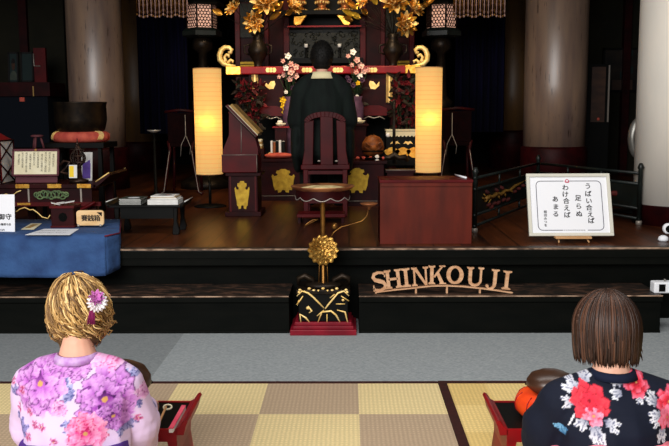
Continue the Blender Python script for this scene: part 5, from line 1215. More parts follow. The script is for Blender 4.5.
# ================================================================== ALTAR
YA = 9.4
def A3(px, py, dy=0): return at(px, py, YA+dy)
t = thing('altar_desk', 'long red altar desk with gilt curled ends behind the seated priest', 'altar')
xl, xr2_, za, zb2 = rect(238, 66.5, 408, 73.5, YA)
zm = (za+zb2)/2
m = mb('redstick'); m.box(xl, xr2_, YA, YA+.55, za, zb2); m.build('desk_top', t, .012)
for s, px0_, px1_ in ((-1, 225.5, 241), (1, 405, 421)):
    m = mb('gold'); u0 = A3(px0_, 70).x; u1 = A3(px1_, 70).x; m.box(u0, u1, YA-.006, YA+.556, za-.004, zb2+.004); m.build('gilt_end', t, .008)
for px in (271, 307, 338, 372):
    m = mb('goldpale'); u = A3(px, 70); 
    for dx in (-.035, 0, .035): m.prism([(u.x+dx+.024*math.cos(q), u.z+.028*math.sin(q)) for q in [2*PI*i/6 for i in range(6)]], YA-.005, YA)
    m.build('gilt_fitting', t)
def scroll(px, py, s):
    m = mb('goldpale', True); f = lambda a, b: A3(px+s*a, py+b, .02)
    m.tube([f(4, 0), f(-3, -.5), f(-8, -2), f(-11.5, -6), f(-12, -11), f(-10, -16), f(-6.5, -18.6), f(-2.5, -18.4), f(0, -16), f(-.8, -13.4), f(-3.4, -13.2)], [.012, .022, .026, .03, .03, .028, .026, .024, .022, .02, .016], 8)
    m.tube([f(-8, -3), f(-6, -6), f(-7, -9), f(-5, -11.5), f(-2.6, -10.5), f(-3, -8.5)], [.02, .02, .016, .016, .016, .012], 8); m.tube([f(-4, -1), f(-3, -4), f(-.8, -6), f(1.6, -5), f(1, -3)], [.018, .018, .016, .014, .01], 8)
    m.build('gilt_scroll', t)
scroll(231.5, 66, 1); scroll(415.5, 66, -1)
# legs, side panels and aprons
for s in (-1, 1):
    X = lambda d: AX+s*d
    m = mb('darkred'); m.box(min(X(.42), X(.80)), max(X(.42), X(.80)), YA+.05, YA+.5, 1.36, za); m.build('side_panel', t, .004)
    m = mb('red'); m.prism([(X(.42), 1.36), (X(.70), 1.36), (X(.70), 1.44), (X(.62), 1.47), (X(.5), 1.47), (X(.42), 1.44)][::s], YA+.03, YA+.05); m.build('apron', t)
    m = mb('goldpale'); u = A3(322+s*52.5, 84); m.prism([(u.x+s*.055, u.z+.03), (u.x+s*.02, u.z-.01), (u.x-s*.01, u.z+.03), (u.x-s*.05, u.z+.035), (u.x-s*.06, u.z-.0), (u.x-s*.04, u.z-.05), (u.x+s*.01, u.z-.055), (u.x+s*.05, u.z-.02)][::-s], YA+.042, YA+.05); m.build('gilt_crest', t)
    m = mb('booktan'); u = A3(322+s*67.5, 80); m.box(u.x-.035, u.x+.035, YA+.03, YA+.05, 1.5, za); m.use('goldpale'); m.box(u.x-.008, u.x+.008, YA+.026, YA+.03, 1.5, za); m.build('gilt_strip', t)
    for d_ in (.45, .78):
        m = mb('darkred'); m.prism([(X(d_)-.035, ZS), (X(d_)+.035, ZS), (X(d_)+.05, ZS+.05), (X(d_)+.02, ZS+.2), (X(d_)+.035, 1.36), (X(d_)-.035, 1.36), (X(d_)-.02, ZS+.2), (X(d_)-.05, ZS+.05)], YA+.06, YA+.12); m.build('leg', t, .006)
        m = mb('darkred'); m.box(X(d_)-.03, X(d_)+.03, YA+.42, YA+.48, ZS, 1.36); m.build('leg', t, .006)
    m = mb('footsilver', True); m.tube([(X(.44), YA+.03, 1.32), (X(.5), YA+.03, 1.35), (X(.56), YA+.03, 1.33), (X(.62), YA+.03, 1.35), (X(.68), YA+.03, 1.32)], .007, 5); m.build('pale_edge', t)
m = mb('maroon'); m.box(AX-.42, AX+.42, YA+.2, YA+.22, ZS+.25, za); m.build('centre_panel', t)
# stepped altar behind
t = thing('stepped_altar', 'tall black and dark red stepped altar with gilt carvings at the back of the hall', 'altar')
YB2 = 10.4
m = mb('black'); m.box(AX-1.08, AX+1.08, YB2+.1, YB2+1.3, ZS, 1.7); m.build('plinth', t)
for s in (-1, 1):
    m = mb('darkred'); a_ = AX+s*.46; b_ = AX+s*1.06; m.box(min(a_, b_), max(a_, b_), YB2+.2, YB2+.3, 1.7, 2.72); m.build('side_panel', t)
    for d_, w_ in ((.46, .07), (.7, .05), (1.05, .06)): m = mb('red'); m.box(AX+s*d_-w_/2, AX+s*d_+w_/2, YB2+.14, YB2+.2, 1.7, 2.75); m.build('post', t, .004)
    m = mb('carved'); m.box(min(AX+s*.74, AX+s*1.04), max(AX+s*.74, AX+s*1.04), YB2+.17, YB2+.2, 2.3, 2.7); m.build('carved_panel', t)
    u = at(322+s*21.5, 20, YB2); m = mb('gold'); m.prism([(u.x-s*.22, u.z+.045), (u.x-s*.02, u.z+.05), (u.x+s*.07, u.z+.075), (u.x+s*.085, u.z-.045), (u.x-s*0, u.z-.07), (u.x-s*.09, u.z-.03)][::s] if 0 else [(u.x+s*.085, u.z+.045), (u.x+s*.0, u.z+.05), (u.x-s*.10, u.z+.075), (u.x-s*.05, u.z+.01), (u.x+s*.0, u.z-.06), (u.x+s*.06, u.z-.07), (u.x+s*.085, u.z-.045)][::-s], YB2-.02, YB2+.02); m.build('gilt_bracket', t, .01)
    for k in range(2): m = mb('goldplate'); a_ = AX+s*(.78+.0); zq = at(300, 60, YB2).z; m.box(min(a_, AX+s*1.02), max(a_, AX+s*1.02), YB2+.12, YB2+.2, zq-.07+.035*k, zq-.045+.035*k); m.build('gilt_slat', t)
z10 = at(322, 11, YB2).z
m = mb('black'); m.box(AX-.5, AX+.5, YB2-.1, YB2+.5, z10-.05, z10); m.build('shelf', t, .004)
m = mb('redstick'); zq = at(322, 26, YB2).z; m.box(AX-.44, AX+.44, YB2-.0, YB2+.03, zq-.012, zq+.006); m.build('red_rail', t)
m = mb('carved', True); z0_, z1_ = at(322, 58, YB2).z, at(322, 29, YB2).z; m.smooth = False; m.box(AX-.42, AX+.42, YB2+.1, YB2+.13, z0_, z1_); m.smooth = True
R4 = random.Random(4)
for k in range(70):
    x = R4.uniform(-.4, .4); z = R4.uniform(z0_+.03, z1_-.03); q0 = R4.uniform(0, 6); m.tube([(AX+x+.03*math.cos(q0+j*.8)*(1-j*.12), YB2+.095, z+.03*math.sin(q0+j*.8)*(1-j*.12)) for j in range(6)], .006, 4)
m.build('carved_screen', t)
m = mb('black'); m.box(AX-.46, AX+.46, YB2-.02, YB2+.1, z0_-.06, z0_); m.build('lower_shelf', t)
m = mb('black'); m.box(AX-1.08, AX+1.08, YB2+.3, YB2+.34, 1.7, 3.6); m.build('back_board', t)
def copyset(proto, places, labels):
    for i, (p, lb) in enumerate(zip(places, labels)):
        o = proto if i == 0 else copy_tree(proto)
        o.location = p; o['label'] = lb
# gilt offering cups on the shelf
cu = thing('offering_cup', 'x', 'offering cup', (0, 0, 9)); cu['group'] = 'gilt offering cups on the altar shelf'
m = mb('cup', True); m.lathe([(.075, 0), (.09, .012), (.085, .03), (.05, .045), (.04, .06), (.075, .085), (.085, .13), (.08, .16), (.07, .16), (.03, .11)], (0, 0, 0), 22); m.build('cup_body', cu)
m = mb('goldpale', True)
for k in range(14): a = 2*PI*k/14; m.ell((.08*math.cos(a), .08*math.sin(a), .10), (.013, .013, .018), nu=6, nv=5)
for k in range(14): a = 2*PI*k/14; m.ell((.088*math.cos(a), .088*math.sin(a), .016), (.012, .012, .008), nu=6, nv=5)
m.build('beading', cu)
copyset(cu, [(at(px, 9, YB2+.05).x, YB2+.05, z10+.001) for px in (299, 322, 345)], ['gilt offering cup at the left end of the altar shelf', 'gilt offering cup in the middle of the altar shelf', 'gilt offering cup at the right end of the altar shelf'])
# little white tablets
tb = thing('altar_candle', 'x', 'candle', (0, 0, 9)); tb['group'] = 'small white altar lights'
m = mb('black', True); m.lathe([(.03, 0), (.012, .02), (.012, .1), (.02, .11)], (0, 0, 0), 12); m.build('holder', tb); m = mb('paper', True); m.lathe([(.022, .11), (.022, .145), (.01, .148)], (0, 0, 0), 12); m.build('candle', tb)
zc_ = at(306, 44.5, YB2-.03).z-.13
m = None
copyset(tb, [(at(306, 45, YB2+.0).x, YB2+.02, z0_+.001), (at(339.5, 45, YB2).x, YB2+.02, z0_+.001), (at(324, 42, YB2).x, YB2+.04, z0_+.001)], ['small white light on a dark holder, left behind the priest head', 'small white light on a dark holder, right behind the priest head', 'small white light directly above the priest head'])
for o in S.objects:
    if o.get('category') == 'candle': 
        o.scale = (1, 1, (at(324, 41, YB2).z-z0_)/.15 if 'directly' in o['label'] else (at(324, 43.5, YB2).z-z0_)/.15)
# gold lotus arrangements
def lotus(m, c, r, d, key='gold', rings=((12, 1.0, .9), (10, .8, .5), (8, .55, .2))):
    d = Vector(d).normalized(); u = d.orthogonal().normalized(); w_ = d.cross(u)
    for n, L, op in rings:
        for k in range(n):
            a = 2*PI*k/n+op; rad = u*math.cos(a)+w_*math.sin(a); m.use('gold' if k % 3 else 'goldpale'); m.petal(Vector(c), rad*op+d*(1-op*.6), d, r*L, r*.42, .35*(1-op)+.05, .35, .8, .003)
    m.use('goldpale'); m.ell(Vector(c)+d*r*.15, (r*.16,)*3, nu=10, nv=6)
def arrangement(label, s, px0):
    t = thing('golden_lotus_vase', label, 'flower arrangement'); Yv = YA+.28; X = lambda px: px0+s*px
    c = at(X(0), 60, Yv); zt_ = za+.001
    m = mb('bronze', True); c0 = at(X(0), 50, Yv); zz_ = at(X(0), 34, Yv).z; h_ = zz_-zt_
    m.lathe([(.09, 0), (.1, .02), (.05, .05), (.045, h_*.3), (.1, h_*.5), (.115, h_*.62), (.07, h_*.8), (.05, h_*.88), (.075, h_)], (c0.x, Yv, zt_), 24); m.build('vase', t)
    m = mb('bronze', True)
    for q in (-1, 1): m.tube([(c0.x+q*.08, Yv, zt_+h_*.75), (c0.x+q*.15, Yv, zt_+h_*.72), (c0.x+q*.15, Yv, zt_+h_*.55), (c0.x+q*.1, Yv, zt_+h_*.5)], .012, 6)
    m.build('handle', t)
    fl = [((8, 3), .2, (0, -1, .25)), ((-22, 10), .13, (-.6, -.7, .5)), ((33, 8), .13, (.7, -.6, .4)), ((-2, 22), .15, (-.3, -1, -.1)), ((9, -14), .15, (0, -.8, .6)), ((-16, -8), .14, (-.5, -.8, .4)), ((27, -8), .13, (.5, -.8, .4))] if s > 0 else [((-2, 2), .2, (0, -1, .25)), ((-20, 10), .13, (.6, -.7, .4)), ((26, 2), .13, (-.7, -.6, .4)), ((-10, 24), .17, (.5, -1, -.1)), ((-6, -14), .15, (0, -.8, .6)), ((17, -10), .14, (-.5, -.8, .4)), ((-25, -6), .13, (.5, -.8, .4))]
    for (dx, py), r, d in fl:
        p = at(X(dx), py, Yv-.06); m = mb('gold'); lotus(m, p, r, d); 
        m.use('bronze'); m.tube([(c0.x, Yv, zz_-.02), ((c0.x+p.x)/2, Yv-.01, (zz_+p.z)/2-.02), p], .004, 5); m.build('gold_lotus', t)
    RR = random.Random(3+s)
    for k in range(16):
        a = RR.uniform(.1, 3.04); L = RR.uniform(.12, .42); p = Vector((c0.x+math.cos(a)*L*1.1, Yv-.03+RR.uniform(-.06, .06), zz_+.1+math.sin(a)*L)); m = mb('gold' if k % 2 else 'goldplate'); m.petal(p, (math.cos(a), RR.uniform(-.4, .2), math.sin(a)), (0, -1, .3), RR.uniform(.1, .17), .07, .4, .3, .8, .003); m.use('bronze'); m.tube([(c0.x, Yv, zz_-.01), p], .003, 4); m.build('gold_leaf', t)
arrangement('golden lotus flowers in a dark vase on the left end of the altar desk', 1, 258)
arrangement('golden lotus flowers in a dark vase on the right end of the altar desk', -1, 393)
# pink blossom arrangements
def blossoms(label, px0, pts, low, Yv=9.25):
    t = thing('blossom_arrangement', label, 'flower arrangement'); RR = random.Random(int(px0)); b0 = at(px0, 100, Yv)
    m = mb('lilac', True); m.lathe([(.06, 0), (.075, .03), (.05, .2), (.07, .42), (.075, .55), (.05, .62), (.06, .66)], (b0.x, Yv, ZS+.401), 18); m.build('vase', t)
    for k, (px, py, r, key) in enumerate(pts):
        p = at(px, py, Yv-.03+RR.uniform(-.03, .03)); m = mb(key, True)
        for j in range(5): a = 2*PI*j/5+k; m.petal(p, (math.cos(a), -.35, math.sin(a)), (0, -1, 0), r*.85, r*.75, .25, .2, .7, .002)
        m.ell(p+Vector((0, -.012, 0)), (r*.3,)*3, nu=8, nv=6); m.use('stem'); m.tube([(b0.x, Yv, ZS+1.04), p], .004, 4); m.build('blossom', t)
    m = mb('leafdark', True)
    for k in range(26): a = RR.uniform(0, 2*PI); L = RR.uniform(.02, .14); p = at(px0+RR.uniform(-6, 6), RR.uniform(58, 104), Yv+.02); m.petal(p, (math.cos(a), -.2, math.sin(a)), (0, -1, 0), .07, .035, .2, .2)
    m.build('foliage', t)
    t2 = thing('flower_stand', low, 'stand', (b0.x, Yv, ZS)); m = mb('darkred'); m.box(-.13, .13, -.12, .12, .37, .4); m.build('stand_top', t2, .004)
    for sx in (-.11, .09):
        for sy in (-.1, .08): m = mb('darkred'); m.box(sx, sx+.02, sy, sy+.02, 0, .37); m.build('leg', t2)
bl = [(288, 56, .05, 'blossomw'), (283, 61, .035, 'blossom'), (291, 64, .045, 'blossom'), (296, 67, .05, 'blossom'), (286, 68, .045, 'blossomw'), (291, 72, .055, 'blossom'), (296, 76, .05, 'blossom'), (284, 75, .04, 'blossom'), (290, 79, .045, 'blossom'), (279, 77, .03, 'blossom'), (283, 100, .05, 'yelflower'), (284, 106, .055, 'yelflower'), (285, 112, .05, 'yelflower'), (286, 92, .03, 'blossomw'), (298, 84, .04, 'lilac'), (293, 88, .04, 'lilac')]
blossoms('pink and white blossoms with yellow flowers just left of the priest', 289, bl, 'small dark red flower stand left of the priest')
bl = [(353, 52, .05, 'blossomw'), (348, 56, .035, 'blossom'), (357, 60, .05, 'blossom'), (352, 65, .035, 'blossom'), (361, 66, .05, 'blossom'), (364, 71, .05, 'blossom'), (356, 72, .04, 'blossom'), (360, 76, .045, 'blossomw'), (368, 70, .035, 'blossom'), (349, 80, .045, 'lilac'), (353, 85, .045, 'lilac'), (362, 80, .045, 'lilac'), (347, 77, .03, 'lilac'), (358, 83, .035, 'yelflower'), (357, 96, .025, 'blossomw'), (358, 108, .028, 'blossomw')]
blossoms('pink and lilac blossoms just right of the priest', 357, bl, 'small dark red flower stand right of the priest')
# red bloom bushes behind the lamps
def bush(label, px0, px1, py0, py1, seed, Yv=9.24):
    t = thing('potted_plant', label, 'plant'); RR = random.Random(seed); cx0 = at((px0+px1)/2, 100, Yv).x
    m = mb('bronze', True); m.lathe([(.1, 0), (.12, .05), (.14, .22), (.12, .25)], (cx0, Yv, ZS), 20); m.build('pot', t)
    m = mb('leafdark', True); R5 = mb('redberry', True); zb_ = at(px0, py1, Yv).z
    for k in range(150):
        p = at(RR.uniform(px0, px1), RR.uniform(py0, py1), Yv+RR.uniform(-.1, .1)); a = RR.uniform(0, 2*PI)
        m.use('leafdark' if k % 3 else 'redberry'); m.petal(p, (math.cos(a), RR.uniform(-.5, .2), math.sin(a)), (0, -1, .2), RR.uniform(.06, .11), .04, .3, .2)
    for k in range(9): p = at(RR.uniform(px0+3, px1-3), RR.uniform(py0, py1-10), Yv); m.use('stem'); m.tube([(cx0, Yv, ZS+.24), ((cx0+p.x)/2, Yv+.02, (ZS+p.z)/2+.2), p], .006, 4)
    m.build('foliage', t)
    for k in range(12):
        p = at(RR.uniform(px0+3, px1-3), RR.uniform(py0+3, py1-4), Yv-.1); m = mb('redberry', True)
        for j in range(6): a = 2*PI*j/6; m.petal(p, (math.cos(a), -.6, math.sin(a)), (0, -1, 0), .035, .03, .3, .3)
        m.build('red_bloom', t)
bush('dark red flowering plant behind the open book on the lectern', 235, 263, 82, 128, 3)
bush('dark red flowering plant beside the right paper lamp', 392, 420, 76, 132, 4)
# gilt inlaid chest
t = thing('inlaid_chest', 'small black chest with gilt inlay and pale lace top, beside the right paper lamp', 'chest')
Yv = 8.75; x0, x1, a, b = rect(386, 131, 430, 165, Yv)
m = mb('black'); m.box(x0, x1, Yv, Yv+.35, ZS+.35, b); m.build('body', t, .004)
m = mb('cream'); 
for k in range(12): w_ = (x1-x0)/12; m.prism([(x0+w_*k, b-.005), (x0+w_*(k+1), b-.005), (x0+w_*(k+1), b-.045), (x0+w_*(k+.5), b-.062), (x0+w_*k, b-.045)], Yv-.006, Yv-.001)
m.box(x0, x1, Yv-.006, Yv+.3, b, b+.012); m.build('lace', t)
for r_, (py, w_, h_) in enumerate(((143, .05, .025), (152.5, .075, .05))):
    for k in range(4 if r_ else 3):
        p = at(392+k*(11 if r_ else 13)+(0 if r_ else 3), py, Yv); m = mb('gold' if r_ else 'goldpale')
        pts = [(p.x+w_*math.cos(q)*(1+.15*math.sin(q*3)), p.z+h_*math.sin(q)*(1+.1*math.cos(q*4))) for q in [2*PI*i/20 for i in range(20)]] if r_ else [(p.x-w_, p.z-.01), (p.x-w_*.5, p.z+.02), (p.x, p.z+.012), (p.x+w_*.5, p.z+.02), (p.x+w_, p.z-.01), (p.x+w_*.4, p.z-.002), (p.x, p.z-.02), (p.x-w_*.4, p.z-.002)]
        if p.x+w_ < x1: m.prism(pts, Yv-.006, Yv-.001); m.build('gilt_inlay', t)
        else: pass
for xx_ in (x0+.02, x1-.06):
    for y_ in (Yv+.02, Yv+.28): m = mb('darkred'); m.box(xx_, xx_+.04, y_, y_+.04, ZS, ZS+.35); m.build('leg', t)
t = thing('gong_stand', 'dark metal stand with slim post and scrolled feet in front of the inlaid chest', 'stand')
Yv = 8.3; p = at(394, 160, Yv); m = mb('bronze', True); m.tube([(p.x, Yv, ZS+.4), (p.x, Yv, at(394, 100, Yv).z)], .016, 8); m.build('post', t)
m = mb('bronze', True); m.tube([at(x, y, Yv) for x, y in ((385, 161), (386, 157), (389, 158), (394, 154.5), (399, 158), (405, 157), (408, 161))], [.02, .03, .028, .03, .028, .03, .02], 8); m.build('scroll_foot', t)
m = mb('darkred'); m.box(p.x-.085, p.x+.2, Yv-.12, Yv+.12, ZS+.32, ZS+.345); m.use('footsilver'); m.tube([(p.x-.085, Yv-.122, ZS+.345), (p.x+.2, Yv-.122, ZS+.345)], .004, 5); m.build('shelf', t)
m = mb('darkred'); m.box(p.x-.07, p.x+.18, Yv-.1, Yv+.1, ZS, ZS+.32); m.build('stand_body', t)
m = mb('blossomw', True); 
for px, py in ((388, 135), (377, 157), (377, 161)): q0 = at(px, py, Yv-.02); m.ell(q0, (.022, .02, .022), nu=10, nv=6)
m.build('white_beads', t)
# small shelves with white tokens either side of the priest
for s, px, lab in ((-1, 280.5, 'left'), (1, 360, 'right')):
    Yv = 8.99 if s < 0 else 8.9
    t = thing('offering_stand', 'small dark red shelf stand just %s of the priest sleeve' % lab, 'stand'); p = at(px, 127 if s < 0 else 124, Yv); zb_ = lz if s < 0 else ZS
    if s < 0: 
        m = mb('redstick'); m.box(p.x-.085, p.x+.09, Yv, Yv+.14, p.z-.01, p.z+.005); m.build('stand_top', t, .003)
    else: m = mb('darkred'); m.box(p.x-.08, p.x+.09, Yv, Yv+.14, p.z-.02, p.z); m.build('stand_top', t, .003)
    m = mb('darkred'); m.box(p.x-.06, p.x+.06, Yv+.02, Yv+.12, zb_+(.001 if s < 0 else 0), p.z-.01); m.build('stand_body', t)
    t = thing('offering_dish', 'small cream folded offering on the shelf stand just %s of the priest sleeve' % lab, 'offering'); m = mb('cream', True); zq = p.z+(.006 if s < 0 else .001); m.lathe([(.02, 0), (.05, .015), (.055, .035), (.0, .02)], (p.x, Yv+.07, zq), 16); m.build('dish', t); m = mb('blossomw', True); m.ell((p.x-.01, Yv+.07, zq+.045), (.03, .03, .02)); m.build('rice_cake', t)

# hexagonal standing lanterns
def hexlantern(label, pxc, rot):
    Yv = 10.3; c = at(pxc, 20, Yv); z0_, z1_ = at(pxc, 28.5, Yv).z, at(pxc, 6, Yv).z; t = thing('standing_lantern', label, 'lantern', (c.x, Yv, ZS)); o = -ZS; r = .175
    pts = [(math.cos(rot+2*PI*k/6)*r, math.sin(rot+2*PI*k/6)*r) for k in range(6)]
    for k in range(6):
        a = Vector((*pts[k], 0)); b = Vector((*pts[(k+1) % 6], 0)); n_ = Vector(((a+b).x, (a+b).y, 0)).normalized()
        m = mb('lanternpaper'); m.add([(a.x, a.y, z0_+o), (b.x, b.y, z0_+o), (b.x, b.y, z1_+o), (a.x, a.y, z1_+o)], [(0, 1, 2, 3)])
        m.use('lattice'); W_ = (b-a).length; H_l = z1_-z0_; hs = .022
        cols = int(W_/(hs*1.732))+1; rows_ = int(H_l/(hs*1.5))+1
        for i in range(cols+1):
            for j in range(rows_+1):
                u = (i+.5*(j % 2))*hs*1.732; v = j*hs*1.5
                if u > W_-.005 or v > H_l: continue
                for q in (30, 90, 150):
                    u2 = u+hs*math.cos(math.radians(q)); v2 = v+hs*math.sin(math.radians(q))
                    c_ = (u, v); P_ = [(u+hs*math.cos(math.radians(q-60)), v+hs*math.sin(math.radians(q-60))), (u2, v2)]
                    if all(0 <= p_[0] <= W_ and 0 <= p_[1] <= H_l for p_ in P_): m.tube([a+(b-a)*(p_[0]/W_)+n_*.004+Vector((0, 0, z0_+o+p_[1])) for p_ in P_], .0058, 4)
        m.tube([a+Vector((0, 0, z0_+o)), a+Vector((0, 0, z1_+o))], .012, 6); m.build('lattice_panel', t)
    m = mb('black'); m.lathe([(r*1.5, z1_+o), (r*1.55, z1_+o+.02), (r*.9, z1_+o+.1), (.04, z1_+o+.22), (.02, z1_+o+.3)], n=6, rot=rot); m.build('roof', t)
    zp = at(pxc, 32, Yv).z; m = mb('railgreen'); m.lathe([(r*1.0, zp-.07+o), (r*1.35, zp-.05+o), (r*1.35, zp-.0+o), (r*1.1, z0_+o)], n=6, rot=rot); m.build('platform', t)
    m = mb('bronze', True); zz_ = [0, .04, .07, .1, .5, .52, .58, .62, .9, .93, .97, 1.0]; rs_ = [.3, .3, .2, .12, .07, .14, .14, .07, .05, .12, .12, .1]; m.lathe([(r_, (zp-.07+o)*q) for q, r_ in zip(zz_, rs_)], n=24); m.build('post', t)
    l = bpy.data.lights.new('hex_glow', 'POINT'); l.energy = .6; l.color = (1, .7, .5); lo = bpy.data.objects.new('hex_glow', l); COL.objects.link(lo); lo.location = (c.x, Yv, (z0_+z1_)/2)
hexlantern('hexagonal lit lattice lantern on a dark post, left of the altar', 202, .35)
hexlantern('hexagonal lit lattice lantern on a dark post, right of the altar', 441.5, -.35+PI/3)
# pendant bead curtains
def beads(label, px0, px1):
    Yv = 9.9; m = mb('bead', True); n = 26; RR = random.Random(px0)
    for i in range(n):
        p = at(px0+(px1-px0)*i/(n-1), 14, Yv); zl = at(px0, 12.5+2.5*abs(math.sin(i*PI/6.5)), Yv).z; m.use('bead' if i % 2 else 'brass')
        m.tube([(p.x, Yv+.02*(i % 2), zl), (p.x, Yv+.02*(i % 2), zl+.34)], [.005, .009, ][:2], 5)
        m.ell((p.x, Yv+.02*(i % 2), zl-.02), (.012, .012, .016), nu=6, nv=5)
        for j in range(4): m.ell((p.x, Yv+.02*(i % 2)+.01, zl+.08*j+.03), (.011, .011, .02), nu=6, nv=5)
    m.use('maroon'); a = at(px0, 5, Yv); b = at(px1, 5, Yv); m.smooth = False; m.box(a.x, b.x, Yv+.04, Yv+.05, at(px0, 11, Yv).z, 4.2)
    o = m.build('bead_curtain'); tag(o, label, 'bead curtain', 'hanging bead curtains', 'stuff')
beads('pale hanging bead curtain left of the altar beside the worn pillar', 137, 187); beads('pale hanging bead curtain right of the altar beside the worn pillar', 454, 505)
# folding priest chairs with curved legs
def kyokuroku(label, X0, X1, yt, yb, Y, s):
    t = thing('folding_chair', label, 'chair'); q_ = lambda px, py: at(px, py, Y); x0, x1, a, b = rect(X0, yt, X1, yb, Y); zf = ZS
    m = mb('maroon'); m.box(x0, x1, Y, Y+.03, b-.32, b); m.build('cloth_back', t, .006)
    m = mb('maroon'); m.box(x0+.02, x1-.02, Y+.0, Y+.36, b-.36, b-.32); m.build('seat', t, .006)
    m = mb('darkred', True); m.tube([(x0-.03, Y+.02, b+.01), ((x0+x1)/2, Y+.0, b+.03), (x1+.03, Y+.02, b+.01)], .016, 8); m.build('top_rail', t)
    for sx in (x0, x1):
        g = 1 if sx == x1 else -1
        m = mb('darkred', True); m.tube([(sx, Y+.02, b-.3), (sx-g*.02, Y, b-.4), (sx-g*.0, Y-.01, b-.52), (sx+g*.05, Y-.02, ZS+.05), (sx+g*.08, Y-.03, ZS+.03), (sx+g*.1, Y-.03, ZS+.05)], [.018, .016, .016, .018, .016, .012], 8); m.build('curved_leg', t)
        m = mb('footsilver', True); m.tube([(sx-g*.018, Y-.018, b-.4), (sx-g*.0, Y-.028, b-.52), (sx+g*.05, Y-.038, ZS+.06), (sx+g*.08, Y-.045, ZS+.04)], .0035, 5); m.build('pale_edge', t)
        m = mb('darkred', True); m.tube([(sx, Y+.34, b-.34), (sx+g*.02, Y+.36, ZS+.03)], .016, 8); m.build('curved_leg', t)
    xm = (x0+x1)/2+s*.06; m = mb('footsilver', True); m.tube([(xm, Y-.02, b-.02), (xm, Y-.02, b-.24), (xm-.05, Y-.02, b-.34), (xm-.06, Y-.02, b-.46)], .0035, 5); m.tube([(xm, Y-.02, b-.24), (xm+.05, Y-.02, b-.36), (xm+.04, Y-.02, b-.44)], .0035, 5); m.build('tassel_cord', t)
kyokuroku('dark red folding ceremonial chair with curved legs left of the left paper lamp', 167, 194, 113, 170, 9.2, 1)
kyokuroku('dark red folding ceremonial chair with curved legs right of the right paper lamp', 444, 471, 111, 168, 9.0, -1)
# pale floor candleholder glint left
t = thing('oil_dish', 'small pale dish on a slim dark stand near the left curved leg chair', 'dish'); Yv = 9.3; p = at(154, 131, Yv); m = mb('silveredge', True); m.lathe([(.02, -.02), (.07, 0), (.075, .012), (.03, .0)], p, 18); m.build('dish', t); m = mb('black', True); m.lathe([(.09, ZS-p.z), (.02, ZS-p.z+.03), (.012, -.02)], p, 14); m.build('stand_post', t)
m = mb('booktan'); 
# ================================================================== BOWL BELL (left)
t = thing('bell_stand', 'dark wooden stand under the salmon cushion and bronze bowl bell', 'stand')
Yv = 8.1; c = at(82, 140, Yv); zc_ = at(82, 142, Yv).z
m = mb('black'); m.box(c.x-.27, c.x+.27, Yv-.24, Yv+.24, zc_-.05, zc_-.0); m.build('stand_top', t, .004)
for sx in (-.25, .2):
    for sy in (-.22, .17): m = mb('black'); m.prism([(c.x+sx, ZS), (c.x+sx+.05, ZS), (c.x+sx+.04, zc_-.05), (c.x+sx+.01, zc_-.05)], Yv+sy, Yv+sy+.05); m.build('leg', t)
t = thing('bell_cushion', 'long salmon pink brocade ring cushion under the bronze bowl bell', 'cushion')
m = mb('salmon', True); n = 40; x0 = at(53, 137, Yv).x; x1 = at(109, 137, Yv).x; rc = (x1-x0)/2; cx0 = (x0+x1)/2
m.tube([(cx0+(rc-.045)*math.cos(2*PI*i/n), Yv+(rc-.045)*.85*math.sin(2*PI*i/n), zc_+.05) for i in range(n+1)], .05, 14); m.build('ring', t)
for q in (3.6, 5.6): 
    m = mb('goldpale', True)
    for j in range(5): a = q+j*.05; m.tube([(cx0+(rc-.045+.054*math.cos(b_))*math.cos(a+.05*math.sin(b_*2)), Yv+(rc-.045+.054*math.cos(b_))*.85*math.sin(a+.05*math.sin(b_*2)), zc_+.05+.052*math.sin(b_)) for b_ in [PI*i/8-.5 for i in range(9)]], .005, 4)
    m.build('gold_pattern', t)
t = thing('bowl_bell', 'large dark bronze bowl bell on the salmon cushion', 'bell')
rb = (at(106, 103, Yv).x-at(54, 103, Yv).x)/2; ztb = at(80, 102, Yv).z; m = mb('bronze', True); h_ = ztb-(zc_+.045)
m.lathe([(.03, .0), (rb*.6, .01), (rb*.9, .07), (rb*.98, .16), (rb*.97, h_-.03), (rb, h_-.01), (rb*1.0, h_), (rb*.93, h_), (rb*.9, h_-.05), (rb*.8, .06), (.02, .03)], ((at(106, 103, Yv).x+at(54, 103, Yv).x)/2, Yv, zc_+.045), 44); m.build('bowl', t)
t = thing('small_stool', 'small dusky pink stool behind the framed document', 'stool'); Yv = 7.6; p = at(37, 137, Yv); zf = at(37, 146, Yv).z; m = mb('stoolpink', True); m.lathe([(.05, p.z+.0), (.055, p.z+.012), (.04, p.z+.02)], (p.x, Yv, 0), 16); m.build('seat', t)
for q in range(3): a = 2*PI*q/3+.5; m = mb('stoolpink', True); m.tube([(p.x+.03*math.cos(a), Yv+.03*math.sin(a), p.z), (p.x+.055*math.cos(a), Yv+.055*math.sin(a), p.z-.1)], .01, 6); m.build('leg', t)
t = thing('side_table', 'dark table under the small dusky stool at the left', 'table'); m = mb('black'); m.box(p.x-.6, p.x+.15, Yv-.25, Yv+.3, p.z-.13, p.z-.102); m.build('table_top', t)
for sx in (-.58, .1):
    for sy in (-.23, .25): m = mb('black'); m.box(p.x+sx, p.x+sx+.03, Yv+sy, Yv+sy+.03, ZS, p.z-.13); m.build('leg', t)
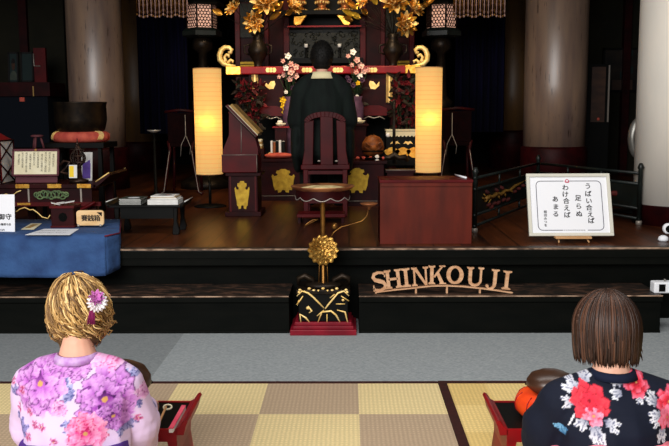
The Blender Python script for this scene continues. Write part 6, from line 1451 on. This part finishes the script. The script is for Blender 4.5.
# dim portraits and cabinet far left
Yv = 11.3
def portrait(label, px0, py0, px1, py1, Y, bg, face=True):
    t = thing('framed_portrait', label, 'framed photo'); x0, x1, a, b = rect(px0, py0, px1, py1, Y); w_, h_ = x1-x0, b-a; T_ = Matrix.Translation((x0, Y, a)) @ Matrix.Rotation(-.08, 4, 'X')
    m = mb('photodark')
    for bx in ((0, w_, 0, .02), (0, w_, h_-.02, h_), (0, .02, 0, h_), (w_-.02, w_, 0, h_)): m.box(bx[0], bx[1], -.012, .012, bx[2], bx[3], T_)
    m.build('frame', t); m = mb(bg); m.box(.02, w_-.02, -.002, .006, .02, h_-.02, T_); m.build('picture', t)
    if face:
        m = mb('greybook'); m.prism([(w_*(.5+.38*math.cos(q)), max(.022, h_*(.1+.3*math.sin(q)))) for q in [PI*i/12 for i in range(13)]], -.004, -.002, T_)
        m.use('photoskin'); m.prism([(w_*(.5+.17*math.cos(q)), h_*(.58+.17*math.sin(q))) for q in [2*PI*i/16 for i in range(16)]], -.006, -.004, T_); m.use('photodark'); m.prism([(w_*(.5+.19*math.cos(q)), h_*(.64+.16*math.sin(q))) for q in [PI*i/12 for i in range(13)]], -.008, -.006, T_); m.build('pictured_sitter', t)
portrait('dim framed portrait of a dark haired sitter on the left shelf', 7, 52, 19, 83, 10.9, 'teal')
portrait('dim teal picture beside the framed portrait on the left shelf', 19.5, 52, 34, 82, 10.95, 'teal', False)
t = thing('tablet_stand', 'dark red wooden stand with pale bracket beside the portraits', 'stand'); x0, x1, a, b = rect(33, 48, 46, 70, 10.8); m = mb('red'); m.box(x0, x1, 10.8, 10.85, at(20, 83.2, 10.9).z, b); m.build('panel', t); m = mb('footsilver', True); u = at(34, 66, 10.78); m.tube([(u.x, 10.78, u.z+.15), (u.x, 10.78, u.z), (u.x+.08, 10.78, u.z)], .008, 5); m.build('bracket', t)
t = thing('altar_shelf', 'dark shelf cabinet carrying the portraits at the far left', 'cabinet'); x0, x1, a, b = rect(-30, 83, 50, 96, 10.6); m = mb('darkred'); m.box(x0, x1, 10.6, 11.2, a, at(20, 83.2, 10.9).z); m.build('shelf_board', t); m = mb('blueback'); m.box(x0, x1-.05, 10.65, 11.15, ZS, a); m.build('blue_cloth_front', t)
m = mb('booktan'); u = at(33, 84, 10.59); m.box(u.x-.006, u.x+.006, 10.585, 10.6, a+.0, a+.12); m.use('salmon'); u = at(21, 99, 10.6); m.box(u.x-.03, u.x+.03, 10.63, 10.65, u.z-.03, u.z+.02); m.build('pale_tag', t)
# right background: cabinet, picture, fan
t = thing('tall_cabinet', 'tall dark cabinet with brown door panel and pale edge beyond the right worn pillar', 'cabinet')
Yv = 10.9; x0, x1, a, b = rect(584, 64, 609, 125, Yv); m = mb('black'); m.box(x0-.1, x1, Yv, Yv+.5, ZS, b); m.build('body', t, .004)
u0, u1, v0, v1 = rect(592, 67, 604, 122, Yv); m = mb('brownl'); m.box(u0, u1, Yv-.01, Yv, v0, v1); m.build('door', t); m = mb('footsilver'); m.box(x1-.03, x1-.012, Yv-.012, Yv, v0, v1+.02); m.build('pale_edge', t)
u = at(598, 119, Yv); m = mb('salmon', True); m.ell((u.x, Yv-.012, u.z), (.02, .008, .02), nu=8, nv=6); m.build('knob', t)
t = thing('framed_picture', 'dim dark framed picture on the wall by the white pillar', 'framed picture'); Yv = 12.26; x0, x1, a, b = rect(603, 48, 640, 92, Yv)
m = mb('black'); 
for bx in ((x0, x1, a, a+.03), (x0, x1, b-.03, b), (x0, x0+.03, a, b), (x1-.03, x1, a, b)): m.box(bx[0], bx[1], Yv-.02, Yv+.02, bx[2], bx[3])
m.build('frame', t); m = mb('picdark'); m.box(x0+.03, x1-.03, Yv, Yv+.02, a+.03, b-.03); m.build('picture', t)
m = mb('brownl'); u0, u1, v0, v1 = rect(612, 80, 632, 91, Yv); m.box(u0, u1, Yv-.004, Yv, v0, v1); m.build('picture_patch', t)
for px, py in ((626, 76), (631, 70), (631, 52), (622, 75)): u = at(px, py, Yv); m = mb('teal'); m.box(u.x-.03, u.x+.03, Yv-.004, Yv, u.z-.05, u.z+.05); m.build('picture_patch', t)
t = thing('electric_fan', 'round pale metal fan head partly behind the white pillar', 'fan')
Yv = 7.6; c = at(638.5, 138, Yv); rf = (at(638.5, 138, Yv).x-at(627.5, 138, Yv).x); T_ = Matrix.Translation((c.x, Yv, c.z)) @ Matrix.Rotation(PI/2, 4, 'X') 
m = mb('silver', True); m.T = T_ @ Matrix.Diagonal((1, 1.9, 1, 1)); m.lathe([(rf, 0), (rf*1.02, .02), (rf*.97, .04), (rf*.6, .055), (rf*.42, .05), (rf*.4, .03), (rf*.38, .0)], n=40); m.build('grille', t)
m = mb('black', True); m.T = T_; m.lathe([(rf*.36, 0), (rf*.34, .05), (rf*.2, .06)], n=24); m.use('silver'); m.lathe([(rf*.16, .05), (rf*.14, .075)], n=20); m.build('hub', t)
m = mb('black', True); m.tube([(c.x, Yv+.03, ZS), (c.x, Yv+.03, c.z)], .02, 10); m.lathe([(.18, ZS), (.18, ZS+.02), (.03, ZS+.04)], (c.x, Yv+.03, 0), 24); m.build('stand', t)

# ================================================================== FOLDING RAILING
t = thing('low_railing', 'low folding black lacquer railing with carved gold dragon panel, right of the podium', 'railing')
K = [Vector((at(475, 200, 6.35).x, 6.35, ZS)), Vector((at(538, 170, 8.1).x, 8.1, ZS)), Vector((at(640, 190, 6.75).x-.0, 6.75, ZS))]
zr = at(475, 178, 6.35).z
for i in range(2):
    A_, B_ = K[i], K[i+1]; d = B_-A_; n_ = Vector((-d.y, d.x, 0)).normalized()
    P = lambda u, z: A_+d*u+Vector((0, 0, z-ZS))
    for nm, z_, r_ in (('top_rail', zr, .012), ('upper_rail', zr-.085, .013), ('lower_rail', ZS+.13, .012), ('bottom_rail', ZS+.05, .012)): m = mb('railgreen', True); m.tube([P(-.01, z_), P(1.01, z_)], r_, 8); m.build(nm, t)
    m = mb('railgreen'); m.add([P(0, ZS+.13), P(1, ZS+.13), P(1, zr-.085), P(0, zr-.085)]+[p+n_*.012 for p in (P(0, ZS+.13), P(1, ZS+.13), P(1, zr-.085), P(0, zr-.085))], [(0,1,2,3), (7,6,5,4), (0,4,5,1), (1,5,6,2), (2,6,7,3), (3,7,4,0)]); m.build('panel_board', t)
    for u in (.33, .66): m = mb('railgreen', True); m.tube([P(u, ZS+.05), P(u, ZS+.13)], .01, 6); m.build('spindle', t); m = mb('railgreen', True); m.tube([P(u, zr-.085), P(u, zr)], .01, 6); m.build('spindle', t)
    zm_ = (ZS+.13+zr-.085)/2; sg = -.016 if i == 0 else -.016
    off = n_*(-.008) if n_.y > 0 else n_*.02
    f = (lambda u, v: P(u, zm_+v)+off)
    m = mb('drag_gold', True)
    if i == 0:
        m.tube([f(.12, -.01), f(.17, .015), f(.22, .0), f(.28, .02), f(.34, .0), f(.4, .02), f(.48, .01), f(.56, .035), (f(.65, .045)), f(.76, .06)], [.012, .016, .014, .016, .014, .014, .012, .012, .009, .004], 6)
        for a_, b_ in (((.2, -.0), (.17, -.035)), ((.3, 0), (.33, -.04)), ((.4, .0), (.42, -.035)), ((.12, .0), (.08, .02)), ((.5, .01), (.53, -.02)), ((.14, .01), (.1, .045))): m.tube([f(*a_), f(*b_)], [.01, .004], 5)
        m.ell(f(.13, .01), (.02, .02, .018), nu=10, nv=6); m.build('gold_dragon', t)
        for u, v in ((.16, -.05), (.24, -.055), (.3, -.06), (.38, -.05), (.27, .05), (.55, -.01), (.62, .005), (.7, .02), (.35, .055), (.2, -.075), (.14, .055), (.45, -.06)): m = mb('drag_red', True); m.ell(f(u, v), (.028, .012, .015), Euler((0, v*9, 0)), nu=8, nv=6); m.build('red_cloud', t)
    else:
        m.tube([f(.5, .0), f(.58, .02), f(.66, .0)], [.005, .008, .004], 5); m.ell(f(.62, .05), (.012, .01, .012), nu=8, nv=6); m.build('gold_tracery', t)
        for u, v in ((.6, .02), (.66, .03), (.72, .01), (.8, .0), (.7, -.03), (.63, -.05)): m = mb('drag_red', True); m.ell(f(u, v), (.05, .012, .022), nu=8, nv=6); m.build('red_cloud', t)
for i, p in enumerate(K):
    m = mb('railgreen', True); m.lathe([(.018, ZS+.0), (.018, zr+.03), (.026, zr+.045), (.012, zr+.08)], (p.x, p.y, 0), 14); m.build('post', t)
    m = mb('footsilver', True); m.lathe([(.024, ZS), (.024, ZS+.03), (.019, ZS+.035)], (p.x, p.y-.0, 0), 14); m.build('foot_cap', t)
# ---- put every root Empty at the base of its thing
bpy.context.view_layer.update()
for t in [o for o in S.objects if o.type == 'EMPTY' and o.parent is None and o.location.length < 1e-9]:
    lo = Vector((1e9,)*3); hi = -lo
    def walk(o, off):
        global lo, hi
        if o.type == 'MESH':
            for v in o.data.vertices:
                p = v.co+off+o.location; lo = Vector(map(min, lo, p)); hi = Vector(map(max, hi, p))
        for c in o.children: walk(c, off+o.location)
    for c in t.children: walk(c, Vector())
    base = Vector(((lo.x+hi.x)/2, (lo.y+hi.y)/2, lo.z)); t.location = base
    for c in t.children: c.location = c.location-base
# ================================================================== LIGHT
def area(name, loc, rot, sx, sy, e, col=(1, 1, 1), spread=None):
    l = bpy.data.lights.new(name, 'AREA'); l.shape = 'RECTANGLE'; l.size = sx; l.size_y = sy; l.energy = e; l.color = col
    if spread: l.spread = spread
    o = bpy.data.objects.new(name, l); COL.objects.link(o); o.location = loc; o.rotation_euler = rot; return o
def point(name, loc, e, col, r=.05):
    l = bpy.data.lights.new(name, 'POINT'); l.energy = e; l.color = col; l.shadow_soft_size = r
    o = bpy.data.objects.new(name, l); COL.objects.link(o); o.location = loc; return o
area('open_front_daylight', (-2.0, -2.2, 3.2), (math.radians(66), 0, math.radians(-14)), 5, 2.4, 610, (1, .985, .97))
area('overhead_carpet_fill', (.3, 3.6, 4.1), (math.radians(8), 0, 0), 5, 1.2, 125, (1, .97, .93))  # added unseen fill from above, brightens the carpet and other level surfaces
area('altar_warm_fill', (AX, 7.6, 4.1), (math.radians(38), 0, 0), 1.6, .3, 26, (1, .8, .52), spread=math.radians(80))  # added unseen warm fill, brings up the gilding on the altar
w = bpy.data.worlds.new('world'); S.world = w; w.use_nodes = True
w.node_tree.nodes['Background'].inputs[0].default_value = (.75, .85, 1, 1); w.node_tree.nodes['Background'].inputs[1].default_value = .25
S.view_settings.view_transform = 'Standard'; S.view_settings.look = 'None'; S.view_settings.gamma = 1; S.view_settings.exposure = 0
S.view_settings.use_curve_mapping = False
